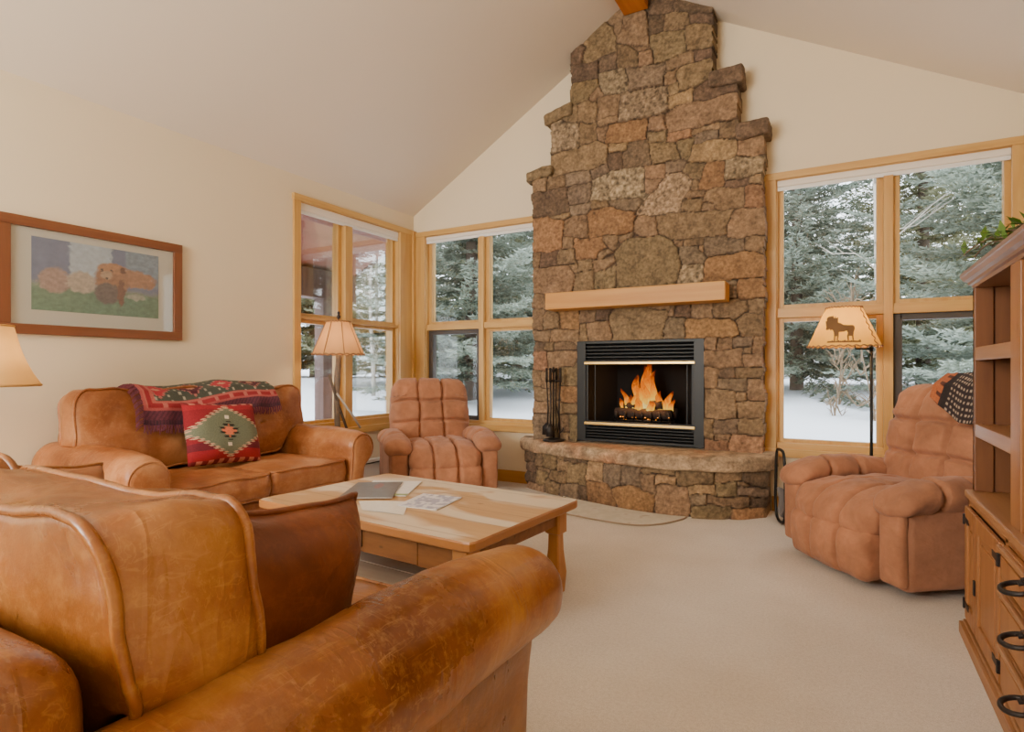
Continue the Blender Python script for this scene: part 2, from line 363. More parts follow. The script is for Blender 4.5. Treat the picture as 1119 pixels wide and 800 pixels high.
STONES="d-292 881 -252 860 -250 842 -291 847|d-250 855 -190 824 -190 819 -223 830 -249 841|d-223 829 -190 817 -190 803 -221 809 -226 824|v-266 840 -226 834 -222 809 -270 812|d-292 847 -267 842 -270 812 -291 811|b-335 855 -294 850 -293 793 -350 816 -338 840|b-355 854 -340 861 -338 840 -350 831 -357 837|v-410 825 -380 840 -357 845 -353 798 -418 795|d-439 812 -410 822 -418 795 -438 794|v-230 810 -190 801 -190 765 -226 768|v-287 810 -232 801 -231 768 -284 761|v-351 807 -312 792 -312 764 -347 771|b-309 786 -287 783 -285 761 -309 763|b-325 800 -293 790 -290 784 -312 789|d-383 794 -353 795 -352 771 -384 772|d-438 793 -386 790 -388 762 -436 762|b-263 759 -218 763 -216 749 -263 743|d-215 763 -189 763 -189 745 -215 750|v-243 735 -190 743 -190 711 -239 703|b-264 736 -246 737 -246 719 -263 715|g-331 763 -266 756 -264 719 -325 724|m-386 768 -346 767 -328 739 -340 724 -372 726|v-436 761 -388 758 -388 744 -402 730 -434 722|b-400 730 -386 741 -377 727 -396 724|v-259 712 -241 718 -239 703 -256 699|t-261 695 -220 699 -218 683 -260 676|d-216 695 -194 709 -153 704 -140 693 -140 678 -215 684|m-343 722 -260 714 -260 675 -346 672|b-425 717 -389 718 -389 679 -425 688|b-386 723 -347 719 -349 688 -388 679|b-438 720 -427 719 -426 690 -438 692|p-264 667 -244 677 -148 675 -150 639 -258 636|b-420 685 -387 682 -388 647 -424 645|b-386 683 -348 684 -347 674 -381 672|o-374 639 -366 670 -294 663 -298 632|b-388 671 -369 668 -377 644 -388 647|m-481 684 -424 681 -427 641 -479 640|v-479 636 -390 645 -369 632 -369 600 -442 599 -478 596|t-369 634 -330 631 -331 619 -367 621|d-367 619 -342 616 -342 588 -367 591|d-339 619 -328 631 -293 630 -291 588 -340 590|g-399 595 -368 599 -366 587 -399 579|g-452 593 -401 594 -401 578 -452 573|b-490 592 -454 593 -454 574 -491 575|b-518 595 -492 592 -492 570 -518 572|d-519 567 -447 568 -446 525 -485 522 -519 525|g-445 568 -401 571 -401 553 -410 537 -442 540|m-399 573 -340 586 -303 578 -300 535 -401 540|p-300 584 -264 583 -264 562 -300 563|b-293 663 -270 666 -264 642 -294 644|v-295 643 -264 640 -263 622 -291 623|r-261 633 -222 633 -221 623 -261 622|b-219 630 -177 633 -178 625 -221 625|g-213 623 -179 624 -179 610 -215 608|b-174 632 -152 632 -153 606 -173 609|v-290 621 -247 615 -238 586 -285 588|v-245 615 -216 618 -225 582 -234 584|t-225 577 -215 607 -148 603 -148 585 -156 572|g-261 584 -231 581 -236 566 -259 570|v-234 566 -225 576 -199 575 -206 549 -221 551|o-207 531 -195 574 -168 572 -168 533 -195 528|m-165 568 -145 573 -109 567 -109 540 -164 541|p-145 600 -121 602 -108 596 -108 571 -147 576|d-163 538 -133 538 -134 527 -164 530|b-131 538 -108 538 -108 525 -131 528|b-299 560 -269 561 -275 540 -299 540|m-295 517 -263 566 -234 559 -221 546 -236 520 -240 498 -318 500|b-219 548 -209 549 -210 532 -221 531|b-230 521 -223 530 -200 526 -204 518|b-201 510 -191 523 -140 525 -140 501 -143 494 -177 493 -186 505|r-137 524 -108 523 -108 491 -136 492|v-235 517 -204 515 -205 496 -234 499|b-202 505 -187 503 -188 494 -202 495|b-279 496 -184 491 -158 488 -166 452 -174 448 -255 453 -277 469|b-156 480 -136 487 -108 488 -108 442 -163 447|p-317 496 -283 496 -278 464 -319 466|g-198 445 -170 447 -136 440 -138 424 -195 417|b-134 441 -108 439 -108 418 -133 423|b-253 450 -233 449 -234 441 -246 439|b-231 448 -202 446 -202 437 -231 441|g-240 436 -210 435 -197 414 -199 410 -238 410|t-207 434 -200 435 -200 428 -206 427|o-197 410 -135 419 -108 412 -108 377 -197 379|m-238 406 -200 405 -199 382 -244 381|v-334 455 -279 461 -261 455 -240 434 -238 410 -246 382 -332 372|o-517 521 -456 509 -460 462 -517 455|b-484 518 -445 524 -442 517 -456 511|g-441 535 -403 534 -406 517 -441 519|b-453 511 -409 513 -408 478 -453 479|o-406 516 -397 523 -366 521 -324 507 -313 493 -315 475 -345 473 -403 475|g-368 534 -314 531 -324 510 -353 516|b-401 536 -370 536 -368 523 -399 524|b-376 470 -349 470 -351 463 -375 464|b-347 471 -313 471 -312 466 -347 464|o-434 471 -379 470 -379 448 -390 431 -430 435 -433 453|b-455 476 -435 473 -438 457 -456 458|b-387 440 -377 445 -376 430 -387 430|b-425 430 -398 429 -399 411 -424 412|b-396 428 -374 428 -374 410 -392 408|b-520 452 -502 453 -507 426 -520 425|d-499 451 -470 455 -468 429 -504 425|b-467 453 -433 453 -432 428 -466 430|p-520 420 -443 423 -434 407 -435 383 -442 377 -520 378|b-430 407 -397 409 -395 378 -433 379|b-439 425 -426 425 -426 412 -433 411|v-392 405 -370 408 -369 387 -392 382|b-518 375 -491 373 -491 348 -518 349|b-520 343 -499 343 -499 307 -520 308|b-497 333 -463 333 -466 308 -495 308|o-463 342 -424 340 -425 306 -461 308|b-520 305 -482 305 -484 285 -520 286|p-480 304 -426 303 -426 283 -480 285|b-420 338 -392 339 -392 318 -420 319|d-390 339 -364 339 -366 321 -388 320|p-408 314 -366 316 -361 290 -370 285 -399 286 -407 291|b-420 316 -408 314 -408 285 -423 284|b-361 335 -295 338 -261 330 -259 309 -271 299 -279 284 -357 286 -362 313|d-518 281 -496 281 -497 267 -518 268|b-495 281 -474 280 -475 267 -495 267|b-472 279 -439 279 -440 268 -470 268|r-518 264 -490 265 -491 230 -518 230|b-485 261 -439 262 -438 235 -485 235|b-521 226 -503 226 -503 200 -521 200|b-502 226 -482 226 -482 195 -500 197|b-521 195 -483 193 -483 174 -521 174|p-521 170 -484 170 -486 147 -521 148|g-521 144 -483 145 -482 100 -521 99|v-461 233 -430 236 -430 201 -461 200|o-463 198 -430 198 -430 170 -463 169|b-480 226 -463 226 -463 172 -480 171|b-462 167 -430 168 -430 149 -462 148|b-463 143 -445 145 -445 116 -463 114|v-444 145 -430 147 -430 103 -443 102|b-480 169 -465 169 -466 101 -479 100|b-463 111 -445 112 -445 101 -463 100|g-164 374 -148 374 -149 347 -164 347|o-147 373 -108 373 -108 343 -146 346|b-130 341 -108 341 -108 322 -130 323|b-186 342 -152 343 -135 339 -133 326 -148 315 -177 317 -186 326|d-246 339 -223 339 -223 320 -248 321|b-221 339 -188 340 -189 317 -219 319|b-255 341 -247 340 -250 323 -256 324|b-295 343 -258 342 -258 332 -293 334|g-264 317 -232 319 -229 290 -236 284 -259 285 -263 295|o-226 315 -159 313 -147 289 -156 283 -227 284|b-143 310 -136 319 -108 319 -108 283 -140 284|p-197 281 -180 280 -180 262 -197 262|b-179 279 -155 280 -155 264 -179 263|g-153 281 -126 281 -126 266 -152 266|b-124 280 -108 281 -108 256 -124 257|b-137 263 -125 264 -125 257 -137 257|p-198 260 -139 262 -140 238 -197 236|b-137 254 -108 255 -108 236 -137 238|p-199 233 -179 233 -179 200 -199 199|d-173 230 -154 231 -154 218 -174 217|b-151 231 -108 233 -108 217 -150 216|g-176 215 -135 215 -136 195 -176 198|p-132 215 -108 216 -108 182 -131 182|b-199 195 -175 197 -150 192 -150 153 -199 151|b-148 192 -134 193 -134 178 -147 177|b-146 174 -108 180 -108 155 -146 152|v-200 148 -185 148 -185 117 -200 117|g-182 148 -148 150 -148 128 -181 127|b-146 150 -108 152 -108 127 -146 126|b-182 123 -159 123 -160 113 -182 115|r-200 113 -161 111 -161 91 -200 88|r-157 123 -108 123 -108 91 -159 89"
HSTONES="b32 70 50 72 50 48 32 47|v56 70 90 71 87 46 54 45|b92 69 109 70 109 67 92 66|b92 63 120 64 118 48 92 47|d112 70 163 71 163 67 112 67|v118 60 163 67 163 29 118 28|b38 45 72 45 67 39 40 40|b74 42 115 45 118 28 74 28|v37 37 64 36 62 17 37 17|b11 11 60 13 58 5 13 2|v62 23 98 22 95 4 62 5|g101 22 146 25 143 7 101 4|d149 25 163 26 163 10 149 8|t165 69 197 72 194 39 165 39|o165 36 208 34 222 11 168 9|g199 70 234 72 234 39 214 37 199 40|g236 71 268 73 268 44 236 40|o222 33 265 40 289 31 289 11 225 11|b270 59 294 61 294 36 273 39|d5 64 28 67 28 53 5 50|d5 48 28 51 28 35 6 32|d6 30 28 33 28 18 9 15|b278 70 327 73 325 66 278 62|t296 60 327 64 329 53 296 49|v329 70 382 71 379 54 331 52|b385 70 428 70 428 57 385 57|d431 70 466 68 465 49 432 55|p292 12 299 45 319 50 341 49 349 12 345 8|t347 49 384 51 384 37 347 37|v385 56 418 56 418 36 387 37|b419 55 439 53 432 49 419 49|g419 48 467 46 465 34 420 36|g347 34 371 35 371 22 349 21|b372 35 436 33 435 20 374 22|d439 33 464 33 464 17 439 20|v351 18 408 20 406 7 351 7|o410 18 464 15 464 2 409 6"
# ================================================================== ROOM SHELL
WT = .18
def roof_z(x): return EL+(RZ-EL)*(x-XL)/(RX-XL) if x < RX else ER+(RZ-ER)*(XR-x)/(XR-RX)
W1 = dict(u0=3.53, u1=5.17, z0=.52, z1=2.71); W2 = dict(u0=-4.19, u1=-2.50, z0=.515, z1=2.685); W3 = dict(u0=-.553, u1=1.10, z0=.445, z1=2.745)
def wall_panels(u_lo, u_hi, holes, top, extra=()):
    """list of (ua, ub, za0, za1 at ua, ub) prisms around holes"""
    cuts = sorted(set([u_lo, u_hi]+[h[0] for h in holes]+[h[1] for h in holes]+list(extra)))
    out = []
    for a, b in zip(cuts, cuts[1:]):
        hs = sorted([(h[2], h[3]) for h in holes if h[0] <= a+1e-6 and h[1] >= b-1e-6]); z = 0
        for h0, h1 in hs:
            if h0 > z: out.append((a, b, z, h0, h0))
            z = h1
        out.append((a, b, z, top(a), top(b)))
    return out
IN = .045
def hole(w): return (w['u0']+IN, w['u1']-IN, w['z0']+IN, w['z1']-IN)
def wall(name, panels, fn):
    m = MB()
    for a, b, z, ta, tb in panels:
        V = [fn(a, 0, z), fn(b, 0, z), fn(b, 0, tb), fn(a, 0, ta), fn(a, WT, z), fn(b, WT, z), fn(b, WT, tb), fn(a, WT, ta)]
        m.add(V, [(0,1,2,3), (7,6,5,4), (0,4,5,1), (1,5,6,2), (2,6,7,3), (3,7,4,0)])
    return tag(m.build(name, M['wall']), kind='structure')
fb = lambda u, d, z: (u, YB+d, z)
fl_ = lambda u, d, z: (XL-d, u, z)
FBX0, FBX1, FBZ0, FBZ1 = -2.133, -.995, .50, 1.41
wall('wall_back', wall_panels(XL-WT, XR+WT, [hole(W2), hole(W3), (FBX0+.05, FBX1-.05, FBZ0, FBZ1)], lambda x: roof_z(min(max(x, XL), XR))+.02, [RX, XL, XR]), fb)
wall('wall_left', wall_panels(YR, YB, [hole(W1)], lambda u: EL+.02), fl_)
wall('wall_right', wall_panels(YR, YB, [], lambda u: ER+.02), lambda u, d, z: (XR+d, u, z))
wall('wall_rear', wall_panels(XL-WT, XR+WT, [], lambda x: roof_z(min(max(x, XL), XR))+.02, [RX, XL, XR]), lambda u, d, z: (u, YR-d, z))
m = MB(); m.box(XL-WT, XR+WT, YR-WT, YB+WT, -.12, 0); tag(m.build('floor', M['carpet']), kind='structure')
m = MB()
for xa, za, xb, zb in ((XL-WT, EL-(RZ-EL)/(RX-XL)*WT, RX, RZ), (RX, RZ, XR+WT+.3, ER-(RZ-ER)/(XR-RX)*(WT+.3))):
    y0, y1 = YR-WT, YB+.55
    V = [(xa,y0,za),(xb,y0,zb),(xb,y1,zb),(xa,y1,za)]; V += [(x, y, z+.14) for x, y, z in V]
    m.add(V, [(0,1,2,3),(7,6,5,4),(0,4,5,1),(1,5,6,2),(2,6,7,3),(3,7,4,0)])
tag(m.build('ceiling', M['ceil']), kind='structure')
m = MB(); m.box(RX-.125, RX+.09, YR, 4.97, 4.27, 4.50); tag(m.build('trim_1', M['beam'], bevel=.006), label='orange wooden ridge beam at the peak of the ceiling', kind='structure')
m = MB(); m.box(XL+.001, -2.62, YB-.018, YB, 0, .12); m.box(-.50, XR, YB-.018, YB, 0, .12)
tag(m.build('baseboard_back', M['mantel'], bevel=.003), kind='structure')
m = MB(); m.box(XL, XL+.018, YR, YB, 0, .12); tag(m.build('baseboard_left', M['piney'], bevel=.003), kind='structure')
m = MB(); m.box(XR-.018, XR, YR, YB, 0, .12); tag(m.build('baseboard_right', M['piney'], bevel=.003), kind='structure')

def window(name, w, fn, panes, rail, ztop, zbot, hmat, casL=.075, casR=.075, dark=None, shade_z=None, seed=0):
    """panes: list of glass u-ranges; rail: glass gap (z lower top, z upper bottom); fn(u, depth, z)"""
    root = thing(name, (0, 0, 0), kind='structure')
    def B(nm, lst, mat, par=root, bev=.003):
        mb = MB()
        for u0, u1, d0, d1, z0, z1 in lst:
            P = [fn(u, d, z) for z in (z0, z1) for u, d in ((u0, d0), (u1, d0), (u1, d1), (u0, d1))]
            mb.add(P, [(3,2,1,0),(4,5,6,7),(0,1,5,4),(1,2,6,5),(2,3,7,6),(3,0,4,7)])
        o = mb.build(nm, mat, par, bevel=bev)
        bm = bmesh.new(); bm.from_mesh(o.data); bmesh.ops.recalc_face_normals(bm, faces=bm.faces); bm.to_mesh(o.data); bm.free()
        return o
    u0, u1, z0, z1 = w['u0'], w['u1'], w['z0'], w['z1']
    B('casing', [(u0, u0+casL, -.022, 0.004, z0+.06, z1-.05), (u1-casR, u1, -.022, 0.004, z0+.06, z1-.05)], M['pine'])
    B('casing_head', [(u0-.01, u1+.01, -.03, .004, z1-.055, z1)], hmat)
    B('sill', [(u0-.01, u1+.01, -.035, .004, z0, z0+.065)], hmat)
    jl, jr = u0+casL-.012, u1-casR+.012
    B('jamb', [(u0+IN, panes[0][0]-.04, 0.004, WT, z0+IN, z1-IN), (panes[-1][1]+.04, u1-IN, 0.004, WT, z0+IN, z1-IN)], M['pine'])
    B('jamb_head', [(jl, jr, .004, WT, z1-.06, z1-IN), (jl, jr, .06, WT, ztop+.03, z1-IN), (jl, jr, .004, WT, z0+IN, zbot-.028)], hmat)
    sw = .045
    mids = [(a[1]+sw, b[0]-sw) for a, b in zip(panes, panes[1:])]
    B('mullion', [(a, b, .0, WT, z0+.06, shade_z[0]+.004) for a, b in mids], M['pine'])
    zr0, zr1 = rail
    B('rail', [(jl, jr, .012, WT, zr0+sw*.7, zr1-sw*.7)], hmat)
    for pi, (a, b) in enumerate(panes):
        for k, (za, zb) in enumerate(((zbot, zr0), (zr1, ztop))):
            dk = dark and (pi, k) in dark
            mt = M['dark_frame'] if dk else M['pine']
            s1 = sw*.35 if dk else 0
            sl = sw if pi or True else sw
            f = B('sash', [(a-sw, a+s1, .055, .12, za-sw*.7, zb+sw*.7), (b-s1, b+sw, .055, .12, za-sw*.7, zb+sw*.7),
                           (a, b, .055, .12, za-sw*.7, za+s1), (a, b, .055, .12, zb-s1, zb+sw*.7)], mt, bev=.004)
            if dk: tag(f, 'dark bronze screen frame')
            B('pane', [(a, b, .085, .091, za, zb)], M['glass'], f, 0)
    if shade_z:
        mb = MB(); s = B('roller_shade', [(jl+.004, jr-.004, .006, .055, shade_z[0]+.03, shade_z[1])], M['shade_fab'], bev=.012)
        B('hem_bar', [(jl+.01, jr-.01, .012, .03, shade_z[0], shade_z[0]+.03)], M['white'], s, .006)
    return root
window('window_1', W1, fl_, [(3.60, 4.115), (4.30, 4.905)], (1.575, 1.665), 2.60, .675, M['piney'], .075, .22, shade_z=(2.555, 2.655))
window('window_2', W2, fb, [(-4.005, -3.39), (-3.245, -2.62)], (1.555, 1.683), 2.58, .64, M['pineh'], .14, .06, dark={(0, 0)}, shade_z=(2.555, 2.63))
window('window_3', W3, fb, [(-.42, .226), (.376, .985)], (1.54, 1.68), 2.64, .585, M['pineh'], .085, .085, dark={(1, 0)}, shade_z=(2.605, 2.69))
m = MB(); m.box(XL, XL+.05, YB-.06, YB, .52, 2.70); tag(m.build('trim_2', M['pine'], bevel=.004), kind='structure')

# baseboard heater under the left window
h = thing('baseboard_heater', (XL+.02, 4.35, 0), 'long white baseboard heater on the left wall under the window', 'heater')
m = MB(); m.box(0, .055, -.85, .75, .03, .20); m.build('housing', M['white'], h, bevel=.006)
m = MB(); m.box(.02, .07, -.85, .75, .215, .245); m.box(0, .02, -.85, .75, .19, .245); m.build('top_cover', M['white'], h, bevel=.004)
m = MB(); m.box(.018, .045, -.84, .74, .2, .216); m.build('vent_slot', M['black'], h)

# ================================================================== STONE FIREPLACE
PAL = {'b': (128,103,76), 'v': (120,101,72), 'o': (148,108,70), 't': (164,132,93), 'g': (116,99,80), 'd': (92,73,58), 'm': (142,124,97), 'p': (138,108,80), 'r': (146,104,76)}
PAL = {k: tuple(.70*c+.30*m_ for c, m_ in zip(v, (124, 101, 75))) for k, v in PAL.items()}
def parse(s):
    out = []
    for q in s.split('|'):
        n = np.array([float(t) for t in q[1:].split()]).reshape(-1, 2)/200
        out.append((q[0], n))
    return out
def vnoise(P, sc, seed, oct=3):
    """cheap smooth noise from random plane waves, P (n,k)"""
    r = np.random.default_rng(seed); o = np.zeros(len(P)); a = 1.0; tot = 0
    for k in range(oct):
        for j in range(7):
            d = r.normal(size=P.shape[1]); d /= np.linalg.norm(d)
            o += a*np.sin(P@d*sc*(.7+.6*r.random())*2*PI+r.random()*6.28)
        tot += a*2.0; sc *= 2.1; a *= .55
    return o/tot
def sdf(P, poly):
    n = len(poly); d = np.full(len(P), 1e9); ins = np.zeros(len(P), bool)
    for i in range(n):
        a, b = poly[i], poly[(i+1) % n]; e = b-a; w = P-a
        t = np.clip((w@e)/max(e@e, 1e-9), 0, 1); q = w-t[:, None]*e; d = np.minimum(d, (q**2).sum(1))
        c = ((a[1] > P[:, 1]) != (b[1] > P[:, 1]))
        with np.errstate(divide='ignore', invalid='ignore'): xi = (b[0]-a[0])*(P[:, 1]-a[1])/(b[1]-a[1])+a[0]
        ins ^= c & (P[:, 0] < xi)
    d = np.sqrt(d); return np.where(ins, -d, d)
def stone_field(P, stones, seed):
    """height and colour of a dry-laid stone face at the points P (n,2)"""
    Q = P+np.c_[vnoise(P, 3.2, seed, 4), vnoise(P, 3.2, seed+1, 4)]*.011
    d1 = np.full(len(P), 1e9); d2 = np.full(len(P), 1e9); own = np.zeros(len(P), int)
    for k, (l, poly) in enumerate(stones):
        lo, hi = poly.min(0)-.22, poly.max(0)+.22
        s = np.where((Q[:, 0] > lo[0]) & (Q[:, 0] < hi[0]) & (Q[:, 1] > lo[1]) & (Q[:, 1] < hi[1]))[0]
        if not len(s): continue
        d = sdf(Q[s], poly); better = d < d1[s]
        d2[s] = np.where(better, d1[s], np.minimum(d2[s], d)); own[s] = np.where(better, k, own[s]); d1[s] = np.where(better, d, d1[s])
    edge = np.clip((d2-d1)/2, 0, .2)
    r = np.random.default_rng(seed); n = len(stones)
    off = r.uniform(-.006, .012, n); tx = r.normal(0, .05, n); tz = r.normal(0, .05, n)
    cen = np.array([p.mean(0) for _, p in stones]); base = np.array([[c for c in srgb(*PAL[l])[:3]] for l, _ in stones])
    base *= r.uniform(.86, 1.14, (n, 1))*r.uniform(.97, 1.03, (n, 3))
    g = np.clip(edge/.0085, 0, 1); g = g*(2-g)
    P3 = [Vector((a, b, o*.7)) for (a, b), o in zip(P, own)]
    rough = np.array([noise.fractal(v*11, 1.0, 2.1, 4) for v in P3])
    spk = np.array([noise.fractal(v*34, .7, 2.0, 4) for v in P3])
    dl = P-cen[own]
    mot = np.array([{'m': .55, 'v': .26}.get(l, .22) for l, _ in stones])[own]
    hgt = .006+g*(.018+off[own]+tx[own]*dl[:, 0]+tz[own]*dl[:, 1]+.006*rough+.0025*spk+.006*np.clip(edge/.05, 0, 1))
    col = base[own]*np.clip(1+mot*1.5*spk+.34*rough, .3, 1.9)[:, None]
    joint = np.clip((edge-.001)/.0045, 0, 1)[:, None]
    col = col*joint+np.array(srgb(74, 58, 47)[:3])*(1-joint)
    return hgt, np.clip(col, .005, 1)
fp = thing('fireplace', (-1.565, 4.8, 0), 'tall stepped fieldstone fireplace and chimney between the windows', 'fireplace')
F0 = Vector((-1.565, 4.8, 0))
def heightmesh(U, Z, mask, fn, stones, seed, back):
    """grid of cells; fn(u, z, h) -> world point. back(u,z) gives the point the rim is extruded to"""
    nu, nz = len(U), len(Z); uu, zz = np.meshgrid(U, Z, indexing='ij'); P = np.c_[uu.ravel(), zz.ravel()]
    used = np.zeros((nu, nz), bool)
    for a in (0, 1):
        for b in (0, 1): used[a:nu-1+a, b:nz-1+b] |= mask
    hgt, col = stone_field(P, stones, seed)
    ids = -np.ones(nu*nz, int); sel = np.where(used.ravel())[0]; ids[sel] = np.arange(len(sel)); ids = ids.reshape(nu, nz)
    V = [fn(P[i, 0], P[i, 1], hgt[i]) for i in sel]; K = list(col[sel]); F = []; E = {}
    for i, j in zip(*np.where(mask)):
        q = (ids[i, j], ids[i+1, j], ids[i+1, j+1], ids[i, j+1]); F.append(q)
        for a, b in zip(q, q[1:]+q[:1]):
            if (b, a) in E: del E[(b, a)]
            else: E[(a, b)] = 1
    bk = {}
    def bid(a):
        if a not in bk: bk[a] = len(V); V.append(back(*P[sel[a]])); K.append(K[a]*.9)
        return bk[a]
    for a, b in E: F.append((b, a, bid(a), bid(b)))
    return V, F, K
STEP = .009
U = np.arange(-2.60, -.53, STEP); Z = np.arange(.44, 4.50, STEP)
uc, zc = np.meshgrid((U[:-1]+U[1:])/2, (Z[:-1]+Z[1:])/2, indexing='ij')
wob = vnoise(np.c_[uc.ravel()*.2, zc.ravel()], 3, 77).reshape(uc.shape)*.012
def lim(a, b): return (uc+wob > a) & (uc-wob < b)
mask = (lim(-2.59, -.545) & (zc < 3.03)) | (lim(-2.40, -.74) & (zc < 3.53)) | lim(-2.20, -.935)
mask &= zc < np.where(uc < RX, EL+(RZ-EL)*(uc-XL)/(RX-XL), ER+(RZ-ER)*(XR-uc)/(XR-RX))+.015
mask &= ~((uc > FBX0) & (uc < FBX1) & (zc < FBZ1))
V, F, K = heightmesh(U, Z, mask, lambda u, z, h: (u-F0.x, YF+.02-h-F0.y, z), parse(STONES), 11, lambda u, z: (u-F0.x, YB-F0.y-.001, z))
mesh_obj('chimney', V, F, M['stone'], fp, True, K, angle=1.0)
def ledge(x0, x1, z0, z1, lt, seed, tilt=0.0, out=.05):
    sx, sy, sz = x1-x0, YB-YF+out-.01, z1-z0
    V, Fc = rbox(sx, sy, sz, .022, (14, 8, 5), 2); V = lump(V, .016, 7, seed); V = lump(V, .006, 24, seed+3)
    V[:, 2] += tilt*V[:, 0]
    b = np.array(srgb(*PAL[lt])[:3]); nz = vnoise(V, 14, seed, 3)
    V += np.array([(x0+x1)/2-F0.x, (YF-out+YB-.01)/2-F0.y, (z0+z1)/2])
    tag(mesh_obj('capstone', V, Fc, M['stone'], fp, True, np.clip(b*(1+.3*nz[:, None]), 0, 1)))
ledge(-2.655, -2.385, 2.97, 3.07, 'v', 1, .12); ledge(-2.46, -2.185, 3.48, 3.60, 'v', 2, .16)
ledge(-.75, -.50, 3.00, 3.13, 'd', 3, .04); ledge(-.95, -.69, 3.46, 3.60, 'd', 4, .03)
# hearth: bowed stone base under a thick slab
def catmull(Pn, n=40):
    Pn = np.array(Pn, float); Pn = np.vstack([2*Pn[0]-Pn[1], Pn, 2*Pn[-1]-Pn[-2]]); o = []
    for i in range(1, len(Pn)-2):
        for t in np.linspace(0, 1, n, endpoint=False):
            a, b, c, d = Pn[i-1:i+3]; o.append(.5*((2*b)+(-a+c)*t+(2*a-5*b+4*c-d)*t*t+(-a+3*b-3*c+d)*t**3))
    o.append(Pn[-2]); return np.array(o)
ARC = catmull([(-2.69,5.04),(-2.45,4.92),(-1.95,4.74),(-1.415,4.61),(-.985,4.63),(-.7,4.75),(-.51,4.92)])
AL = np.r_[0, np.cumsum(np.hypot(*np.diff(ARC, axis=0).T))]
def arc(u):
    i = min(max(np.searchsorted(AL, u)-1, 0), len(AL)-2); t = (u-AL[i])/(AL[i+1]-AL[i]); p = ARC[i]*(1-t)+ARC[i+1]*t
    e = ARC[min(i+4, len(ARC)-1)]-ARC[max(i-4, 0)]; e = e/np.linalg.norm(e); return p, np.array([e[1], -e[0]])
U = np.linspace(0, AL[-1], 262); Z = np.arange(0, .39, .0095); mk = np.ones((len(U)-1, len(Z)-1), bool)
def hf(u, z, h):
    p, n = arc(u); q = p+n*(h-.02); return (q[0]-F0.x, q[1]-F0.y, z)
V, F, K = heightmesh(U, Z, mk, hf, parse(HSTONES), 23, lambda u, z: (arc(u)[0][0]-F0.x, YB-.02-F0.y, z))
mesh_obj('hearth_base', V, F, M['stone'], fp, True, K, angle=1.0)
P1 = [(arc(u)[0]+arc(u)[1]*.055) for u in np.linspace(0, AL[-1], 70)]
out = [(-2.77, 5.17)]+[(-2.77, 5.06)]+[tuple(p) for p in P1]+[(-.45, 4.97), (-.45, 5.17)]
rings = []; n = len(out); cx, cy = -1.6, 5.0
def oring(s, z, sd):
    r = []
    for i, (x, y) in enumerate(out):
        q = noise.noise(Vector((x*5, y*5, sd)))*.014+noise.noise(Vector((x*16, y*16, sd+4)))*.008
        k = 0 if y > 5.1 else 1
        r.append((x+(cx-x)*(1-s)*k*.25+q*k*.4-F0.x, min(y+(1-s)*.9*k+q*k, 5.18)-F0.y, z+noise.noise(Vector((x*8, y*8, 9+z*20)))*.006))
    return r
prof = [(.93, .365), (.985, .37), (1.0, .392), (1.0, .42), (1.002, .45), (.985, .475), (.95, .487)]
rings = [oring(s, z, z*9) for s, z in prof]
top = []
for f_ in np.linspace(.12, 1, 8):
    top.append([(x+( -1.6-F0.x-x)*0, y+(5.17-F0.y-y)*f_, z+noise.noise(Vector((x*9, (y+(5.17-F0.y-y)*f_)*9, 2)))*.004) for x, y, z in rings[-1]])
mb = MB(); mb.loft(rings+top, cap=True)
nz = vnoise(np.array(mb.v), 8, 5, 4); nz2 = vnoise(np.array(mb.v), 2.2, 8, 2); base = np.array(srgb(158, 134, 106)[:3]); b2 = np.array(srgb(168, 118, 84)[:3])
w = np.clip(nz2*.7+.05-(np.array(mb.v)[:, 0]+.45)*.7, 0, 1)[:, None]
mesh_obj('hearth_slab', mb.v, mb.f, M['stone'], fp, True, np.clip((base*(1-w)+b2*w)*(1+.42*nz[:, None]), 0, 1), angle=.9)
# mantel beam
m = MB(); m.box(-2.355-F0.x, -.795-F0.x, 4.775-F0.y, 4.985-F0.y, 1.695, 1.845); m.build('mantel', M['mantel'], fp, bevel=.006)
# insert
ins = tag(bpy.data.objects.new('fireplace_insert', None)); C.objects.link(ins); ins.parent = fp; ins.location = Vector((-1.564, 5.0, 0))-F0
hw = (FBX1-FBX0)/2
m = MB(); m.box(-hw, -hw+.085, -.012, .03, .50, 1.41); m.box(hw-.085, hw, -.012, .03, .50, 1.41)
m.box(-hw, hw, -.006, .03, 1.385, 1.41); m.box(-hw, hw, -.006, .03, .50, .515); m.box(-hw, hw, .0, .03, 1.195, 1.225); m.box(-hw, hw, .0, .03, .64, .685)
m.build('surround', M['black'], ins, bevel=.003)
for z0, z1 in ((1.225, 1.385), (.515, .645)):
    m = MB(); k = 5
    for i in range(k):
        z = z0+(z1-z0)*(i+.5)/k
        m.add([(-hw+.085, .03, z+.016), (hw-.085, .03, z+.016), (hw-.085, -.004, z-.006), (-hw+.085, -.004, z-.006),
               (-hw+.085, .03, z+.010), (hw-.085, .03, z+.010), (hw-.085, -.004, z-.013), (-hw+.085, -.004, z-.013)],
              [(0,1,2,3),(7,6,5,4),(3,2,6,7),(0,3,7,4),(1,5,6,2)])
    m.box(-hw+.06, hw-.06, .028, .036, z0-.01, z1+.01)
    m.build('louver', M['slat'], ins)
for z in (1.21, .662):
    m = MB(); m.box(-hw+.075, hw-.075, -.022, .002, z-.012, z+.012); m.build('brass_trim', M['brass'], ins, bevel=.004)
m = MB(); x0, x1, zf, zt, yb = -hw+.05, hw-.05, .60, 1.30, .50
xi0, xi1 = x0+.16, x1-.16
m.add([(x0,.03,zf),(x1,.03,zf),(xi1,yb,zf),(xi0,yb,zf)], [(0,1,2,3)]); m.add([(x0,.03,zt),(x1,.03,zt),(xi1,yb,zt-.1),(xi0,yb,zt-.1)], [(3,2,1,0)])
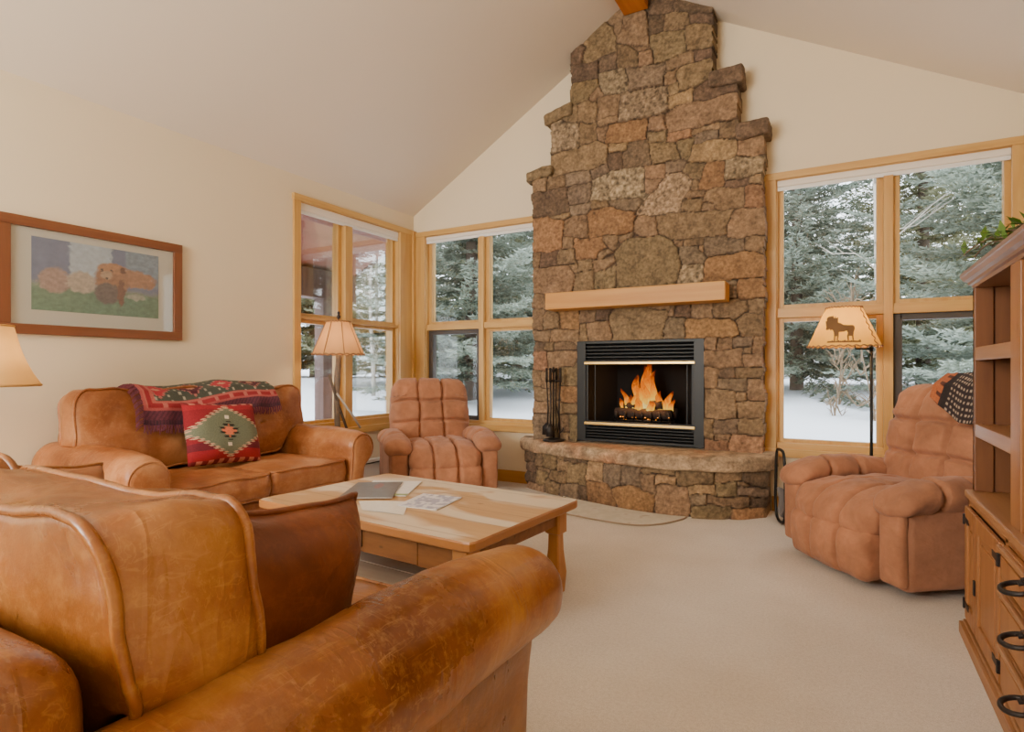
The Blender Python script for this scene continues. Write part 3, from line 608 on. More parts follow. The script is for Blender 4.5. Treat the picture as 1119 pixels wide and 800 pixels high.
m.add([(x0,.03,zf),(xi0,yb,zf),(xi0,yb,zt-.1),(x0,.03,zt)], [(0,1,2,3)]); m.add([(x1,.03,zf),(xi1,yb,zf),(xi1,yb,zt-.1),(x1,.03,zt)], [(3,2,1,0)])
m.add([(xi0,yb,zf),(xi1,yb,zf),(xi1,yb,zt-.1),(xi0,yb,zt-.1)], [(0,1,2,3)]); m.build('firebox', M['soot'], ins)
for a, b, c, d in ((-hw+.085, -hw+.105, .004, .02), (hw-.105, hw-.085, .004, .02), (-hw+.15, -hw+.158, .05, .06), (hw-.158, hw-.15, .05, .06)):
    m = MB(); m.box(a, b, c, d, .62, 1.2); m.build('door_track', M['slat'], ins)

# the fire: grate, logs, flames
fire = thing('log_fire', (-1.555, 5.2, .60), 'burning log fire with tall orange flames in the black firebox', 'fire')
m = MB()
for i in range(7):
    x = -.24+i*.08; m.tube([(x, -.10, .17), (x, -.09, .10), (x, .12, .10), (x, .13, .16)], .008, 6)
for y in (-.07, .1): m.tube([(-.27, y, .092), (.27, y, .092)], .008, 6)
for x in (-.24, .24):
    for y in (-.07, .1): m.tube([(x, y, .09), (x, y, 0)], .008, 6)
m.build('grate', M['iron'], fire, True)
for i, (a, b, r) in enumerate((((-.27, -.02, .155), (.25, -.04, .15), .045), ((-.22, .08, .16), (.27, .07, .155), .05), ((-.20, .03, .215), (.16, .0, .235), .04))):
    P = [Vector(a).lerp(Vector(b), t) for t in np.linspace(0, 1, 9)]
    m = MB(); m.tube(P, [r*(1+.12*noise.noise(Vector((i*5, t*4, 0)))) for t in range(9)], 12); m.build('log', M['log'], fire, True)
def tongue(x, y, z, h, w, sway, seed):
    V = []; F = []; K = []; n, mm = 14, 16; r = np.random.default_rng(seed); ph = r.random(3)*6.28
    for k in range(mm+1):
        t = k/mm; wd = w*(.55+1.2*t)*(1-t)**.75 if t > 0 else w*.4
        cxx = x+sway*t**1.4+.022*h/.3*math.sin(ph[0]+t*7)*t; cyy = y+.014*math.sin(ph[1]+t*6)*t; zz = z+h*t
        for i in range(n):
            a = 2*PI*i/n; q = 1+.25*math.sin(3*a+ph[2]+t*5)
            V.append((cxx+wd*q*math.cos(a), cyy+wd*.5*q*math.sin(a), zz)); K.append((t, t, t))
    for k in range(mm):
        for i in range(n): F.append((k*n+i, k*n+(i+1) % n, (k+1)*n+(i+1) % n, (k+1)*n+i))
    return V, F, K
m = MB(); KK = []
for a in ((-.02,.0,.17,.42,.062,.04,1), (.0,.03,.18,.46,.06,-.0,2), (-.06,.02,.17,.34,.055,-.04,3), (.05,.02,.17,.38,.05,.03,4), (.02,-.03,.2,.26,.05,-.03,5), (-.09,0,.17,.22,.05,.02,6),
          (-.17,.0,.16,.22,.034,-.04,7), (-.2,.02,.16,.13,.03,-.05,8), (-.13,.02,.16,.16,.04,-.01,9), (.13,.0,.16,.2,.045,.0,10), (.18,.02,.16,.2,.042,.05,11), (.22,.0,.16,.13,.034,.04,12), (.1,.03,.17,.24,.04,-.02,13), (-.05,-.04,.16,.14,.05,0,14), (.06,-.05,.16,.12,.05,.02,15)):
    V, F, K = tongue(*a); m.add(V, F); KK += K
mesh_obj('flames', m.v, m.f, M['flame'], fire, True, KK)
m = MB()
for i in range(26):
    x, y = random.uniform(-.26, .26), random.uniform(-.11, .02); z = random.choice([.12, .125, .13, .10]); s = random.uniform(.003, .007)
    V, F = rbox(s*2.4, s, s, s*.4, (1,1,1), 1); m.add(V+np.array([x, y, z]), F)
tag(m.build('embers', M['ember'], fire), kind='stuff')
# ================================================================== LEATHER SOFAS
def loop_tube(mb, V, ids, r=.0075, out=None, n=6):
    P = [Vector(V[i]) for i in ids]; mb.tube(P, r, n, closed=True)
def make_sofa(name, loc, rz, D, bh, yc, ztop, label, mat, mat2, seed, W=1.78, welt=True):
    s = thing(name, loc, label, 'sofa', rz=rz)
    R, zc, xc = .130, .585, W/2-.130
    V, F = rbox(W-.34, D-.16, .26, .03, (20, 14, 5)); V = lump(V, .006, 5, seed); V += np.array([0, D/2-.02, .20])
    mesh_obj('base', V, F, mat, s, True)
    for sx in (-1, 1):
        V, F = rbox(.07, .07, .08, .01, (2, 2, 2)); 
        for y in (.06, D-.16): mesh_obj('foot', V+np.array([sx*(W/2-.22), y, .04]), F, M['stripe'], s, True)
    V, F = rbox(W-.26, .20, .74, .088, (30, 5, 14), 5); V = lump(V, .012, 4, seed+1); V[:, 1] -= .05*np.clip(V[:, 2], 0, 1); V += np.array([0, .105, .455])
    mesh_obj('back_frame', V, F, mat, s, True)
    for sx in (-1, 1):
        def sec(y, k=1.0):
            q = np.clip((y-(D-.36))/.36, 0, 1); Rr = R*(1-.17*q*q); c0 = xc+(R-Rr)*.705; c1 = zc-(R-Rr)*.71
            p = [(xc-.118, .09), (xc-.120, .25), (c0-Rr*.97, c1-.05)]
            for a in np.radians(np.linspace(188, -62, 26)): p.append((c0+Rr*math.cos(a), c1+Rr*math.sin(a)))
            p += [(xc+.022, c1-.15), (xc+.008, .30), (xc+.004, .09)]
            m0, m1 = xc-.03, .42
            return [(sx*(m0+(x-m0)*k), y, m1+(z-m1)*(k if z > .2 else 1)) for x, z in p]
        ys = list(np.linspace(.05, D-.06, 26)); st = [(y, 1.0) for y in ys]+[(D-.045, .995), (D-.03, .98), (D-.016, .95), (D-.006, .9), (D, .82), (D+.005, .6), (D+.007, .3)]
        rings = [sec(y, k) for y, k in st]
        rings.insert(0, [((x-sx*xc)*.9+sx*xc, y-.02, z) for x, y, z in rings[0]])
        mb = MB(); mb.loft(rings if sx > 0 else [r[::-1] for r in rings]); V = lump(np.array(mb.v), .007, 5.5, seed+5+sx); V = lump(V, .0025, 19, seed+9)
        a = mesh_obj('arm', V, mb.f, mat2, s, True)
        if welt: mb = MB(); mb.tube([(x, y, z) for x, y, z in sec(D-.014, .96)[:-1]], .0075, 6); mb.build('arm_welt', mat, a, True)
    iw = 2*(xc-R)+.02
    for k, sx in enumerate((-1, 1)):
        V, F, fl, bl = cushion(iw/2-.006, D-.38, .15, .05, .035, .01, 84, 10)
        V = V@rotm('x', -PI/2).T if False else np.c_[V[:, 0], V[:, 2], V[:, 1]]
        F = [tuple(f[::-1]) for f in F]
        V = lump(V, .010, 4.5, seed+20+k); V = lump(V, .004, 13, seed+21+k)
        V += np.array([sx*iw/4, .34+(D-.38)/2, .415])
        c = mesh_obj('seat_cushion', V, F, mat, s, True)
        mb = MB(); loop_tube(mb, V, fl, .007); loop_tube(mb, V, bl, .007); mb.build('seat_welt', mat, c, True)
        w = bh; h = ztop-.49
        V, F, fl, bl = cushion(w-.01, h, .19, .085 if welt else .058, .055, .02, 120, 12, 7, .016)
        V = lump(V, .024, 2.6, seed+30+k); V = lump(V, .013 if welt else .010, 7.5, seed+31+k); V = lump(V, .003, 17, seed+33+k)
        V[:, 2] -= .016*np.cos(np.clip(V[:, 0]/(w/2), -1, 1)*PI)*(V[:, 2] > 0)      # crown sags between the corners
        V[:, 2] += .026*np.clip(-V[:, 1]/.1, -.6, 1.2)*(V[:, 2] > h*.2)*np.clip(V[:, 2]/(h/2), 0, 1) if not welt else 0
        if not welt:
            q_ = np.clip((np.abs(V[:, 0])/(w/2)-.45)/.55, 0, 1.1)**2*np.clip(V[:, 2]/(h/2), 0, 1); V[:, 2] -= q_*(.012+.040*np.clip(-V[:, 1]/.095, 0, 1))
            V[:, 1] *= 1-.12*np.clip(-V[:, 2]/(h/2)+.2, 0, 1)
        V = V@rotm('x', .13).T
        V += np.array([sx*(bh/2+.004), yc, .49+h/2+.01])
        lim_ = .49+.215*(1/(1+np.exp(-(np.abs(V[:, 0])-(xc-R-.02))/.022)))
        dz = lim_-V[:, 2]; V[:, 2] = np.where(dz > -.05, V[:, 2]+.03*np.log1p(np.exp(np.clip(dz/.03, -30, 30))), V[:, 2])
        c = mesh_obj('back_cushion', V, F, mat2, s, True)
        mb = MB(); loop_tube(mb, V, fl, .0082); loop_tube(mb, V, bl, .0082); mb.build('back_welt', mat, c, True)
    return s
SA = make_sofa('leather_sofa', (-4.19, 2.48, 0), -PI/2, 1.08, .80, .27, 1.0, 'tan leather two-cushion sofa against the left wall, with the kilim throw on its back', M['leather'], M['leather'], 1)
SB = make_sofa('leather_sofa', (-1.51, .18, 0), 0, 1.225, .735, .315, .94, 'tan leather sofa closest to the camera, seen from behind, big rolled arm in the foreground', M['leather_front'], M['leather_front'], 50, welt=False)

def throw_pillow(name, loc, rot, w, h, t, mat, label, cat='pillow', seed=0, welt=True, ears=.05):
    """knife-edge pillow in local XZ, thickness along Y"""
    n = 44; g = np.linspace(-1, 1, n+1); uu, vv = np.meshgrid(g, g, indexing='ij')
    pin = 1-ears*(1-np.abs(vv)**2); pin2 = 1-ears*(1-np.abs(uu)**2)
    X = uu*w/2*pin; Zz = vv*h/2*pin2; T = t/2*((1-uu**4)*(1-vv**4))**.55
    A = np.stack([X, T, Zz], -1).reshape(-1, 3); B_ = np.stack([X, -T, Zz], -1).reshape(-1, 3)
    A = lump(A, .008, 7, seed); nn = n+1; rim = (np.abs(uu) == 1).ravel() | (np.abs(vv) == 1).ravel()
    B_ = lump(B_, .008, 7, seed); 
    V = np.concatenate([A, B_]); mp = np.arange(2*nn*nn); mp[nn*nn:][rim] = np.arange(nn*nn)[rim]
    F = []
    for i in range(n):
        for j in range(n):
            q = [i*nn+j, i*nn+j+1, (i+1)*nn+j+1, (i+1)*nn+j]; F.append(q); F.append([int(mp[k+nn*nn]) for k in q[::-1]])
    ring = [i*nn for i in range(n)]+[n*nn+j for j in range(n)]+[i*nn+n for i in range(n, 0, -1)]+[j for j in range(n, 0, -1)]
    o = thing(name, loc, label, cat); o.rotation_euler = rot
    return o, V, F, ring, (uu, vv)
o, V, F, ring, _ = throw_pillow('throw_pillow', (-1.0, .74, .655), (.04, .14, PI/2+.10), .53, .47, .23, M['leather_dark'], 'dark cognac leather throw pillow standing behind the big rolled arm of the near sofa', seed=3, ears=.11)
mesh_obj('pillow_body', V, F, M['leather_dark'], o, True); mb = MB(); loop_tube(mb, V, ring, .008); mb.build('welt', M['leather_dark'], o, True)
o, V, F, ring, _ = throw_pillow('throw_pillow', (-2.16, .80, .65), (.15, -.22, -PI/2+.25), .50, .46, .27, M['leather'], 'tan leather throw pillow at the far end of the near sofa, behind its back cushions', seed=4, ears=.12)
mesh_obj('pillow_body', V, F, M['leather'], o, True); mb = MB(); loop_tube(mb, V, ring, .008); mb.build('welt', M['leather_front'], o, True)

# kilim pillow
L3 = lambda *c: np.array(srgb(*c)[:3])
def kilim_pillow(u, v):
    st = .045; a, b = u-.5, v-.5
    q = abs(round(a/st)*st*.95)*.78+abs(b)
    if v < .055 or v > .95: return L3(190,120,100) if int(u*14) % 2 else L3(120,30,36)
    k = abs(a)*.74+abs(b)+.018*((int(abs(b)*2/st) % 2)*2-1)
    if k < .40:
        if abs(a+.02) < .032 and abs(abs(b)-.225) < .03: return L3(228,214,190)
        kc = abs(a)*.9+abs(b)+.014*((int(abs(b)/.022) % 2)*2-1)
        if kc < .095: return L3(226,122,86)
        if kc < .165: return L3(40,32,28) if int((abs(b)+.012)/.03) % 2 else L3(112,118,96)
        return L3(112,118,96)
    if k < .435: return L3(200,160,130)
    if v < .2 or v > .86: return L3(158,30,40)
    return L3(138,28,38) if (v > .32) else L3(108,30,42)
o, V, F, ring, (uu, vv) = throw_pillow('kilim_pillow', (-3.60, 2.44, .725), (0, 0, 0), .52, .42, .15, M['kilim'], 'square red kilim pillow with a green stepped diamond, on the far sofa', seed=6, ears=.03)
o.rotation_euler = (.33, -.07, -PI/2)
cf = np.array([kilim_pillow((1-a)/2 if True else a, (b+1)/2) for a, b in zip(uu.ravel(), vv.ravel())])
nfine = len(cf)
# finer colour sampling by splitting each quad
def densify(V, F, fn, uv):
    me = bpy.data.meshes.new('tmp'); bm = bmesh.new()
    lay = bm.verts.layers.float_vector.new('uvw'); vs = [bm.verts.new(p) for p in V]
    for v_, q in zip(vs, uv): v_[lay] = (q[0], q[1], q[2])
    for f in F:
        try: bm.faces.new([vs[i] for i in f])
        except ValueError: pass
    bmesh.ops.subdivide_edges(bm, edges=bm.edges[:], cuts=2, use_grid_fill=True)
    loose = [v_ for v_ in bm.verts if not v_.link_faces]; bmesh.ops.delete(bm, geom=loose, context='VERTS')
    bm.verts.index_update(); V2 = [v_.co[:] for v_ in bm.verts]; c = [fn(*v_[lay]) for v_ in bm.verts]; F2 = [[v_.index for v_ in f.verts] for f in bm.faces]
    bm.free(); bpy.data.meshes.remove(me); return V2, F2, c
uv = np.concatenate([np.c_[(1-uu.ravel())/2, (vv.ravel()+1)/2, np.ones(uu.size)]]*2)
V2, F2, c2 = densify(V, F, lambda a, b, c: kilim_pillow(a, b), uv)
mesh_obj('pillow_body', V2, F2, M['kilim'], o, True, c2)

def kilim_throw(u, v):           # u along the sofa, v from the back edge over the top to the front hem
    if v > .955: return L3(84,44,58) if int(u*160) % 3 else L3(56,36,50)
    if v > .86: return L3(104,52,66) if int(u*70+v*30) % 2 else L3(82,42,56)
    if v > .835 or u < .02: return L3(176,84,82)
    if v > .775 or u < .06: return L3(148,38,46) if int(u*34) % 4 else L3(182,104,94)
    if v > .75 or u < .085: return L3(182,94,86)
    w = (u*4.2) % 1-.5; z = (v-.57)/.30
    k = abs(w)*1.25+abs(z)+.03*((int(abs(z)*14) % 2)*2-1)
    if k < .14: return L3(188,136,110)
    if k < .42: return L3(170,46,58) if int(u*4.2) % 2 == 0 else L3(76,28,42)
    if k < .47: return L3(176,108,98)
    if ((int(u*60)*7+int(v*30)*13) % 11) == 0: return L3(160,154,136)
    return L3(70,74,64)
def kl_path(v):                  # local sofa profile (depth from wall, height)
    pts = [(.035, .93), (.07, 1.005), (.16, 1.045), (.27, 1.045), (.365, 1.01), (.435, .92), (.462, .80)]
    d = [0]
    for a, b in zip(pts, pts[1:]): d.append(d[-1]+math.hypot(b[0]-a[0], b[1]-a[1]))
    s = v*d[-1]; i = min(max(np.searchsorted(d, s)-1, 0), len(pts)-2); t = (s-d[i])/(d[i+1]-d[i])
    return pts[i][0]*(1-t)+pts[i+1][0]*t, pts[i][1]*(1-t)+pts[i+1][1]*t
tr = thing('kilim_throw', (-4.19, 2.02, 0), 'folded red and dark green kilim throw draped over the back of the far sofa', 'throw')
nu, nv = 200, 74; V = []; K = []
for i in range(nu+1):
    for j in range(nv+1):
        u, v = i/nu, j/nv; d, z = kl_path(v*(.93+.07*math.cos(u*2.2)))
        w = noise.noise(Vector((u*7, v*3, 2)))*.012+.006*math.sin(u*38+v*3)*max(0, v-.55)
        sag = -.018*math.sin(min(1, max(0, (u-.02)/.9))*PI*2.0)
        V.append((d+w+.014+.01*u, u*.98-.05*(v-.6)*(u < .5)*(1-2*u), z+sag+.012+w*.6)); K.append(kilim_throw(u, v))
F = [(i*(nv+1)+j, (i+1)*(nv+1)+j, (i+1)*(nv+1)+j+1, i*(nv+1)+j+1) for i in range(nu) for j in range(nv)]
cl = mesh_obj('cloth', V, F, M['kilim'], tr, True, K)
md = cl.modifiers.new('thick', 'SOLIDIFY'); md.thickness = .008; md.offset = 1
m = MB()
for i in range(150):
    u = i/149; j = int(u*nu)*(nv+1)+nv; p = Vector(V[j]); L = random.uniform(.035, .06)
    m.tube([p, p+Vector((.006, random.uniform(-.004, .004), -L*.5)), p+Vector((.004, random.uniform(-.01, .01), -L))], .0028, 4)
for i in range(60):
    j = int(i/59*nv); p = Vector(V[j]); m.tube([p, p+Vector((.004, -.03, -.012)), p+Vector((.004, -.05, -.034))], .003, 4)
m.build('fringe', plain('fringe_wool', srgb(110, 56, 72), .95, var=.5, sc=60), tr)

# ================================================================== RECLINERS
def seams(V, ax, pos, w, dep, H, axes):
    out = V.copy()
    for c in pos:
        g = np.exp(-((V[:, ax]-c)/w)**2)
        for a in axes: out[:, a] -= g*dep*np.clip(V[:, a]/H[a], -1, 1)**3
    return out
def make_recliner(loc, rz, label, seed):
    r = thing('recliner', loc, label, 'armchair', rz=rz)
    def P(nm, size, rad, n, pf, ctr, sm=(), rot=0, lumps=.008, fn=None, mat=None, k=4):
        H = np.array(size)/2; V, F = rbox(*size, rad, n, k); V0 = V.copy(); V = puff(V, H, pf)
        for ax, pos, w, dep, axes in sm: V = seams(V, ax, pos, w, dep, H, axes)
        V = lump(V, lumps, 5, seed); V = lump(V, lumps*.45, 15, seed+2)
        if fn: V = fn(V)
        if rot: V = V@rotm('x', rot).T
        seed_o = mesh_obj(nm, V+np.array(ctr), F, mat or M['suede'], r, True); return seed_o
    P('base', (.66, .70, .24), .03, (6, 6, 4), (0, 0, 0), (0, 0, .17), lumps=0, mat=M['suede_side'])
    for sx in (-1, 1):
        a = P('arm', (.155, .80, .46), .045, (6, 20, 12), (.012, .01, 0), (sx*.405, -.02, .275), lumps=.007, mat=M['suede_side'])
        def curl(V):
            t = np.clip((V[:, 1]-.12)/.28, 0, 1); V[:, 2] -= .055*t*t; V[:, 2] -= .02*np.clip((-V[:, 1]-.1)/.3, 0, 1)
            b = np.exp(-((V[:, 1]-.28)/.12)**2); V[:, 0] *= 1+.10*b; return V
        pad = P('arm_pad', (.215, .80, .12), .058, (14, 56, 8), (.012, .015, .03), (sx*.408, .03, .515), ((1, (.17, -.04, -.24), .016, .026, (0, 2)),), lumps=.014, fn=curl); pad.parent = a
        fr = P('front_roll', (.150, .05, .40), .022, (8, 4, 16), (0, .012, 0), (sx*.405, .385, .27), (), lumps=.006); fr.parent = a
    def roll(V):
        t = np.clip((V[:, 1]-.12)/.25, 0, 1); V[:, 2] -= .05*t*t; return V
    P('seat', (.65, .76, .20), .08, (64, 30, 8), (0, .025, .035), (0, .08, .385), ((0, (-.108, .108), .015, .05, (2, 1)), (1, (.06,), .014, .02, (2,))), lumps=.015, fn=roll)
    P('footrest', (.64, .15, .28), .055, (64, 6, 14), (0, .03, 0), (0, .405, .175), ((0, (-.108, .108), .016, .05, (1,)),), lumps=.013)
    def top(V):
        t = np.clip((V[:, 2]-.12)/.28, 0, 1); V[:, 0] *= 1-.07*t*t; V[:, 2] -= .03*(np.abs(V[:, 0])/.37)**3*(V[:, 2] > .2); return V
    P('backrest', (.76, .23, .74), .075, (72, 8, 72), (.01, .055, .015), (0, -.335, .685), ((0, (-.118, .118), .015, .042, (1, 2)), (2, (.14, -.06), .015, .036, (1,))), .20, lumps=.015, fn=top)
    return r
R1 = make_recliner((-3.33, 4.44, 0), math.atan2(-.66, .75)-PI/2, 'rust suede recliner in the corner between the two windows left of the fireplace', 101)
R2A = math.atan2(-.606, -.797)-PI/2
R2 = make_recliner((.285, 4.05, 0), R2A, 'rust suede recliner on the right with a patterned blanket over its back', 140)
# blanket on the right recliner
def blanket_col(u, v):
    if u > .78: return L3(172,96,56) if (int(v*30) % 3 or u > .9) else L3(80,44,34)
    if u > .66: return L3(40,32,32)
    return L3(168,148,128) if (int(u*34) % 2 and int(v*44) % 2) else L3(44,34,36)
bl = thing('throw_blanket', (.285, 4.05, 0), 'brown and black woven blanket hanging over the back of the right recliner', 'blanket', rz=R2A)
pts = [(-.15, .20), (-.155, .33), (-.10, .405), (0, .425), (.10, .41), (.178, .33), (.20, .22), (.198, .12)]
dd = np.r_[0, np.cumsum([math.hypot(b[0]-a[0], b[1]-a[1]) for a, b in zip(pts, pts[1:])])]
nu, nv = 90, 110; V = []; K = []; Rm = rotm('x', .20)
for i in range(nu+1):
    for j in range(nv+1):
        u, v = i/nu, j/nv; s = v*dd[-1]*(1.0-.28*max(0, u-.35)); k = min(max(np.searchsorted(dd, s)-1, 0), len(pts)-2); t = (s-dd[k])/(dd[k+1]-dd[k])
        y, z = pts[k][0]*(1-t)+pts[k+1][0]*t, pts[k][1]*(1-t)+pts[k+1][1]*t
        nz = noise.noise(Vector((u*5, v*4, 7)))*.014
        V.append(Rm@np.array([-.37+.40*u-.05*v*u, y+nz+.012, z+nz*.6+.014])+np.array([0, -.335, .685])); K.append(blanket_col(u, v))
F = [(i*(nv+1)+j, (i+1)*(nv+1)+j, (i+1)*(nv+1)+j+1, i*(nv+1)+j+1) for i in range(nu) for j in range(nv)]
o = mesh_obj('cloth', V, F, M['blanket'], bl, True, K); md = o.modifiers.new('thick', 'SOLIDIFY'); md.thickness = .01; md.offset = 1

# ================================================================== COFFEE TABLE
TA = -math.radians(4.2); TC = (-1.935, 2.42)
tb = thing('coffee_table', (*TC, 0), 'rustic worn pine coffee table with lower shelf between the sofas and the fireplace', 'coffee table', rz=TA)
TW, TD, TZ = 1.41, .93, .47
edge = []
for side, n in (((-1, -1, 1, -1), 40), ((1, -1, 1, 1), 30), ((1, 1, -1, 1), 40), ((-1, 1, -1, -1), 30)):
    for i in range(n):
        t = i/n; x = (side[0]*(1-t)+side[2]*t)*TW/2; y = (side[1]*(1-t)+side[3]*t)*TD/2
        amp = .013 if side[0] == side[2] else .005
        k = noise.noise(Vector((x*4, y*4, 3)))*amp; r = min(1, (TW/2-abs(x)+TD/2-abs(y))/.03); s = 1-.012*(1-r)
        edge.append((x*s+(k if side[0] == side[2] else 0), y*s+(k if side[0] != side[2] else 0)))
m = MB(); m.loft([[(x*s, y*s, z) for x, y in edge] for s, z in ((.992, TZ-.042), (1, TZ-.036), (1, TZ-.008), (.994, TZ))])
m.build('tabletop', M['tabletop'], tb)
m = MB(); a0 = .065
m.box(-TW/2+.10, -TW/2+.34, -TD/2+a0, -TD/2+a0+.025, .30, TZ-.042); m.box(TW/2-.34, TW/2-.10, -TD/2+a0, -TD/2+a0+.025, .30, TZ-.042)
m.box(-TW/2+.10, TW/2-.10, TD/2-a0-.025, TD/2-a0, .30, TZ-.042)
m.box(-TW/2+a0, -TW/2+a0+.025, -TD/2+.1, TD/2-.1, .32, TZ-.042); m.box(TW/2-a0-.025, TW/2-a0, -TD/2+.1, TD/2-.1, .35, TZ-.042)
m.build('apron', M['tabside'], tb, bevel=.003)
for k, x in enumerate((-.19, .19)):
    m = MB(); m.box(x-.18, x+.18, -TD/2+a0-.004, -TD/2+a0+.03, .305, TZ-.046); d = m.build('drawer', M['tabside'], tb, bevel=.004)
    if k == 0:
        px = .015
        m = MB(); m.box(px-.012, px+.012, -TD/2+a0-.010, -TD/2+a0-.004, .33, TZ-.05); m.tube([(px, -TD/2+a0-.012, .42), (px, -TD/2+a0-.022, .36), (px, -TD/2+a0-.018, .30), (px-.015, -TD/2+a0-.02, .285)], .005, 6)
        tag(m.build('latch', M['iron'], d, True), 'dark iron hasp')
for sx in (-1, 1):
    for sy in (-1, 1):
        prof = [(.0, .036), (.10, .044), (.22, .032), (.30, .030), (.31, .044), (TZ-.042, .044)]
        rings = []
        for z, hw_ in prof:
            cx_, cy_ = sx*(TW/2-.09), sy*(TD/2-.09); c = .006
            rings.append([(cx_+x*hw_, cy_+y*hw_, z) for x, y in ((-1,-.8),(-.8,-1),(.8,-1),(1,-.8),(1,.8),(.8,1),(-.8,1),(-1,.8))])
        m = MB(); m.loft(rings); m.build('leg', M['tableg'], tb)
m = MB()
for i in range(4):
    y0 = -TD/2+.12+i*(TD-.24)/4; m.box(-TW/2+.14, TW/2-.14, y0+.003, y0+(TD-.24)/4-.003, .13, .155)
m.build('lower_shelf', M['shelf'], tb, bevel=.003)
m = MB(); m.box(-TW/2+.08, TW/2-.08, -TD/2+.09, -TD/2+.118, .11, .155); m.box(-TW/2+.08, TW/2-.08, TD/2-.118, TD/2-.09, .11, .155); m.build('shelf_rail', M['shelf'], tb, bevel=.003)
# printed matter on the table
def booklet(name, pts, z, th, paint, label, cat, curl=0):
    """flat booklet from 4 corner points (x,y) near-left, far-left, far-right, near-right"""
    A, B_, Cc, D_ = [np.array(p) for p in pts]; ctr = (A+B_+Cc+D_)/4; nu, nv = 60, 40; V = []; K = []
    for i in range(nu+1):
        for j in range(nv+1):
            u, v = i/nu, j/nv; p = (A*(1-u)+D_*u)*(1-v)+(B_*(1-u)+Cc*u)*v-ctr
            V.append((p[0], p[1], th+curl*math.sin(u*PI)*.01+curl*.012*v*v)); K.append(paint(u, v))
    F = [(i*(nv+1)+j, (i+1)*(nv+1)+j, (i+1)*(nv+1)+j+1, i*(nv+1)+j+1) for i in range(nu) for j in range(nv)]
    o = thing(name, (ctr[0], ctr[1], z), label, cat)
    c = mesh_obj('cover', V, F, M['print'], o, True, K)
    m = MB(); q = [p-ctr for p in (A, D_, Cc, B_)]; m.prism(q, lambda p: (p[0]*.985, p[1]*.985, 0.0006), lambda p: (p[0]*.985, p[1]*.985, th-.0006)); m.build('pages', M['paper'], o)
    return o
def Pn(px, py, z):
    f, yw, hh = 638., math.radians(29.5), 1.15; r = ((px-559.5)/f, (404-py)/f); s, c = math.sin(yw), math.cos(yw); t = (z-hh)/r[1]
    return (t*(-s+c*r[0]), t*(c+s*r[0]))
bw_ = lambda a: np.array([a, a, a])
def mag1(u, v): return L3(236,234,230)*(1-.05*(int(v*20) % 2)) if v > .12 else L3(150,170,120)
def mag2(u, v):
    d = math.hypot((u-.55)*1.6, v-.72)
    return L3(150,92,84)*(.8+.3*noise.noise(Vector((u*20, v*20, 0)))) if d < .16 else L3(104,102,104)*(1+.12*noise.noise(Vector((u*8, v*8, 1))))
def mag3(u, v):
    n = noise.noise(Vector((u*7, v*7, 4))); n2 = noise.noise(Vector((u*18, v*18, 5)))
    return L3(178,176,196)*(1+.25*n) if n+.4*n2 < .05 and u > .12 else L3(226,222,224)
def mag4(u, v): return L3(226,220,208)
QA = [(-2.12,2.235),(-2.50,2.62),(-2.33,2.80),(-1.96,2.42)]
booklet('magazine', [(-2.285,2.31),(-2.475,2.67),(-2.21,2.80),(-2.03,2.44)], .471, .006, mag1, 'white magazine mostly hidden under the grey brochure on the coffee table', 'magazine')
booklet('brochure', [(-2.29,2.20),(-2.50,2.565),(-2.28,2.71),(-2.045,2.345)], .4775, .005, mag2, 'dark grey brochure lying on top of the white magazine on the coffee table', 'brochure')
booklet('magazine', [(-1.93,2.24),(-1.985,2.53),(-1.745,2.55),(-1.70,2.265)], .471, .006, mag3, 'pale lavender printed magazine lying alone at the middle of the coffee table', 'magazine')
booklet('paper_sheet', [(-2.02,2.10),(-2.16,2.22),(-1.93,2.34),(-1.78,2.12)], .471, .0016, mag4, 'loose cream paper sheet at the near edge of the coffee table by the brochure', 'paper', curl=.25)

# hearth rug
rg = thing('hearth_rug', (-1.50, 4.5, 0), 'pale half-round rug on the carpet in front of the stone hearth', 'rug')
pl = [(-2.17, 4.84), (-2.10, 4.55), (-1.99, 4.28), (-1.7, 4.19), (-1.35, 4.17), (-1.17, 4.30), (-1.07, 4.50), (-1.05, 4.60)]
pc = catmull(pl, 12); bkp = [arc(u)[0]+arc(u)[1]*.012 for u in np.linspace(0.55, 1.75, 30)][::-1]
outl = [tuple(p) for p in pc]+[tuple(p) for p in bkp]
m = MB(); m.prism(outl, lambda p: (p[0]+1.5, p[1]-4.5, 0.0005), lambda p: (p[0]+1.5, p[1]-4.5, .011)); m.build('pile', M['rug'], rg)
m = MB(); m.tube([(p[0]+1.5, p[1]-4.5, .009) for p in pc], .006, 6); m.build('binding', plain('rug_binding', srgb(160, 140, 118), .9), rg, True)
# ================================================================== LAMPS
def lamp_light(par, z, power, col=(1.0, .72, .42), r=.045):
    l = bpy.data.lights.new('bulb_light', 'POINT'); l.energy = power; l.color = col; l.shadow_soft_size = r
    o = bpy.data.objects.new('bulb_light', l); C.objects.link(o); o.parent = par; o.location = z if hasattr(z, '__len__') else (0, 0, z)
def shade_shell(prof, n=48, facets=None):
    m = MB(); nn = facets or n
    rings = [[(r*math.cos(2*PI*i/nn), r*math.sin(2*PI*i/nn), z) for i in range(nn)] for r, z in prof]
    m.loft(rings, cap=False); return m
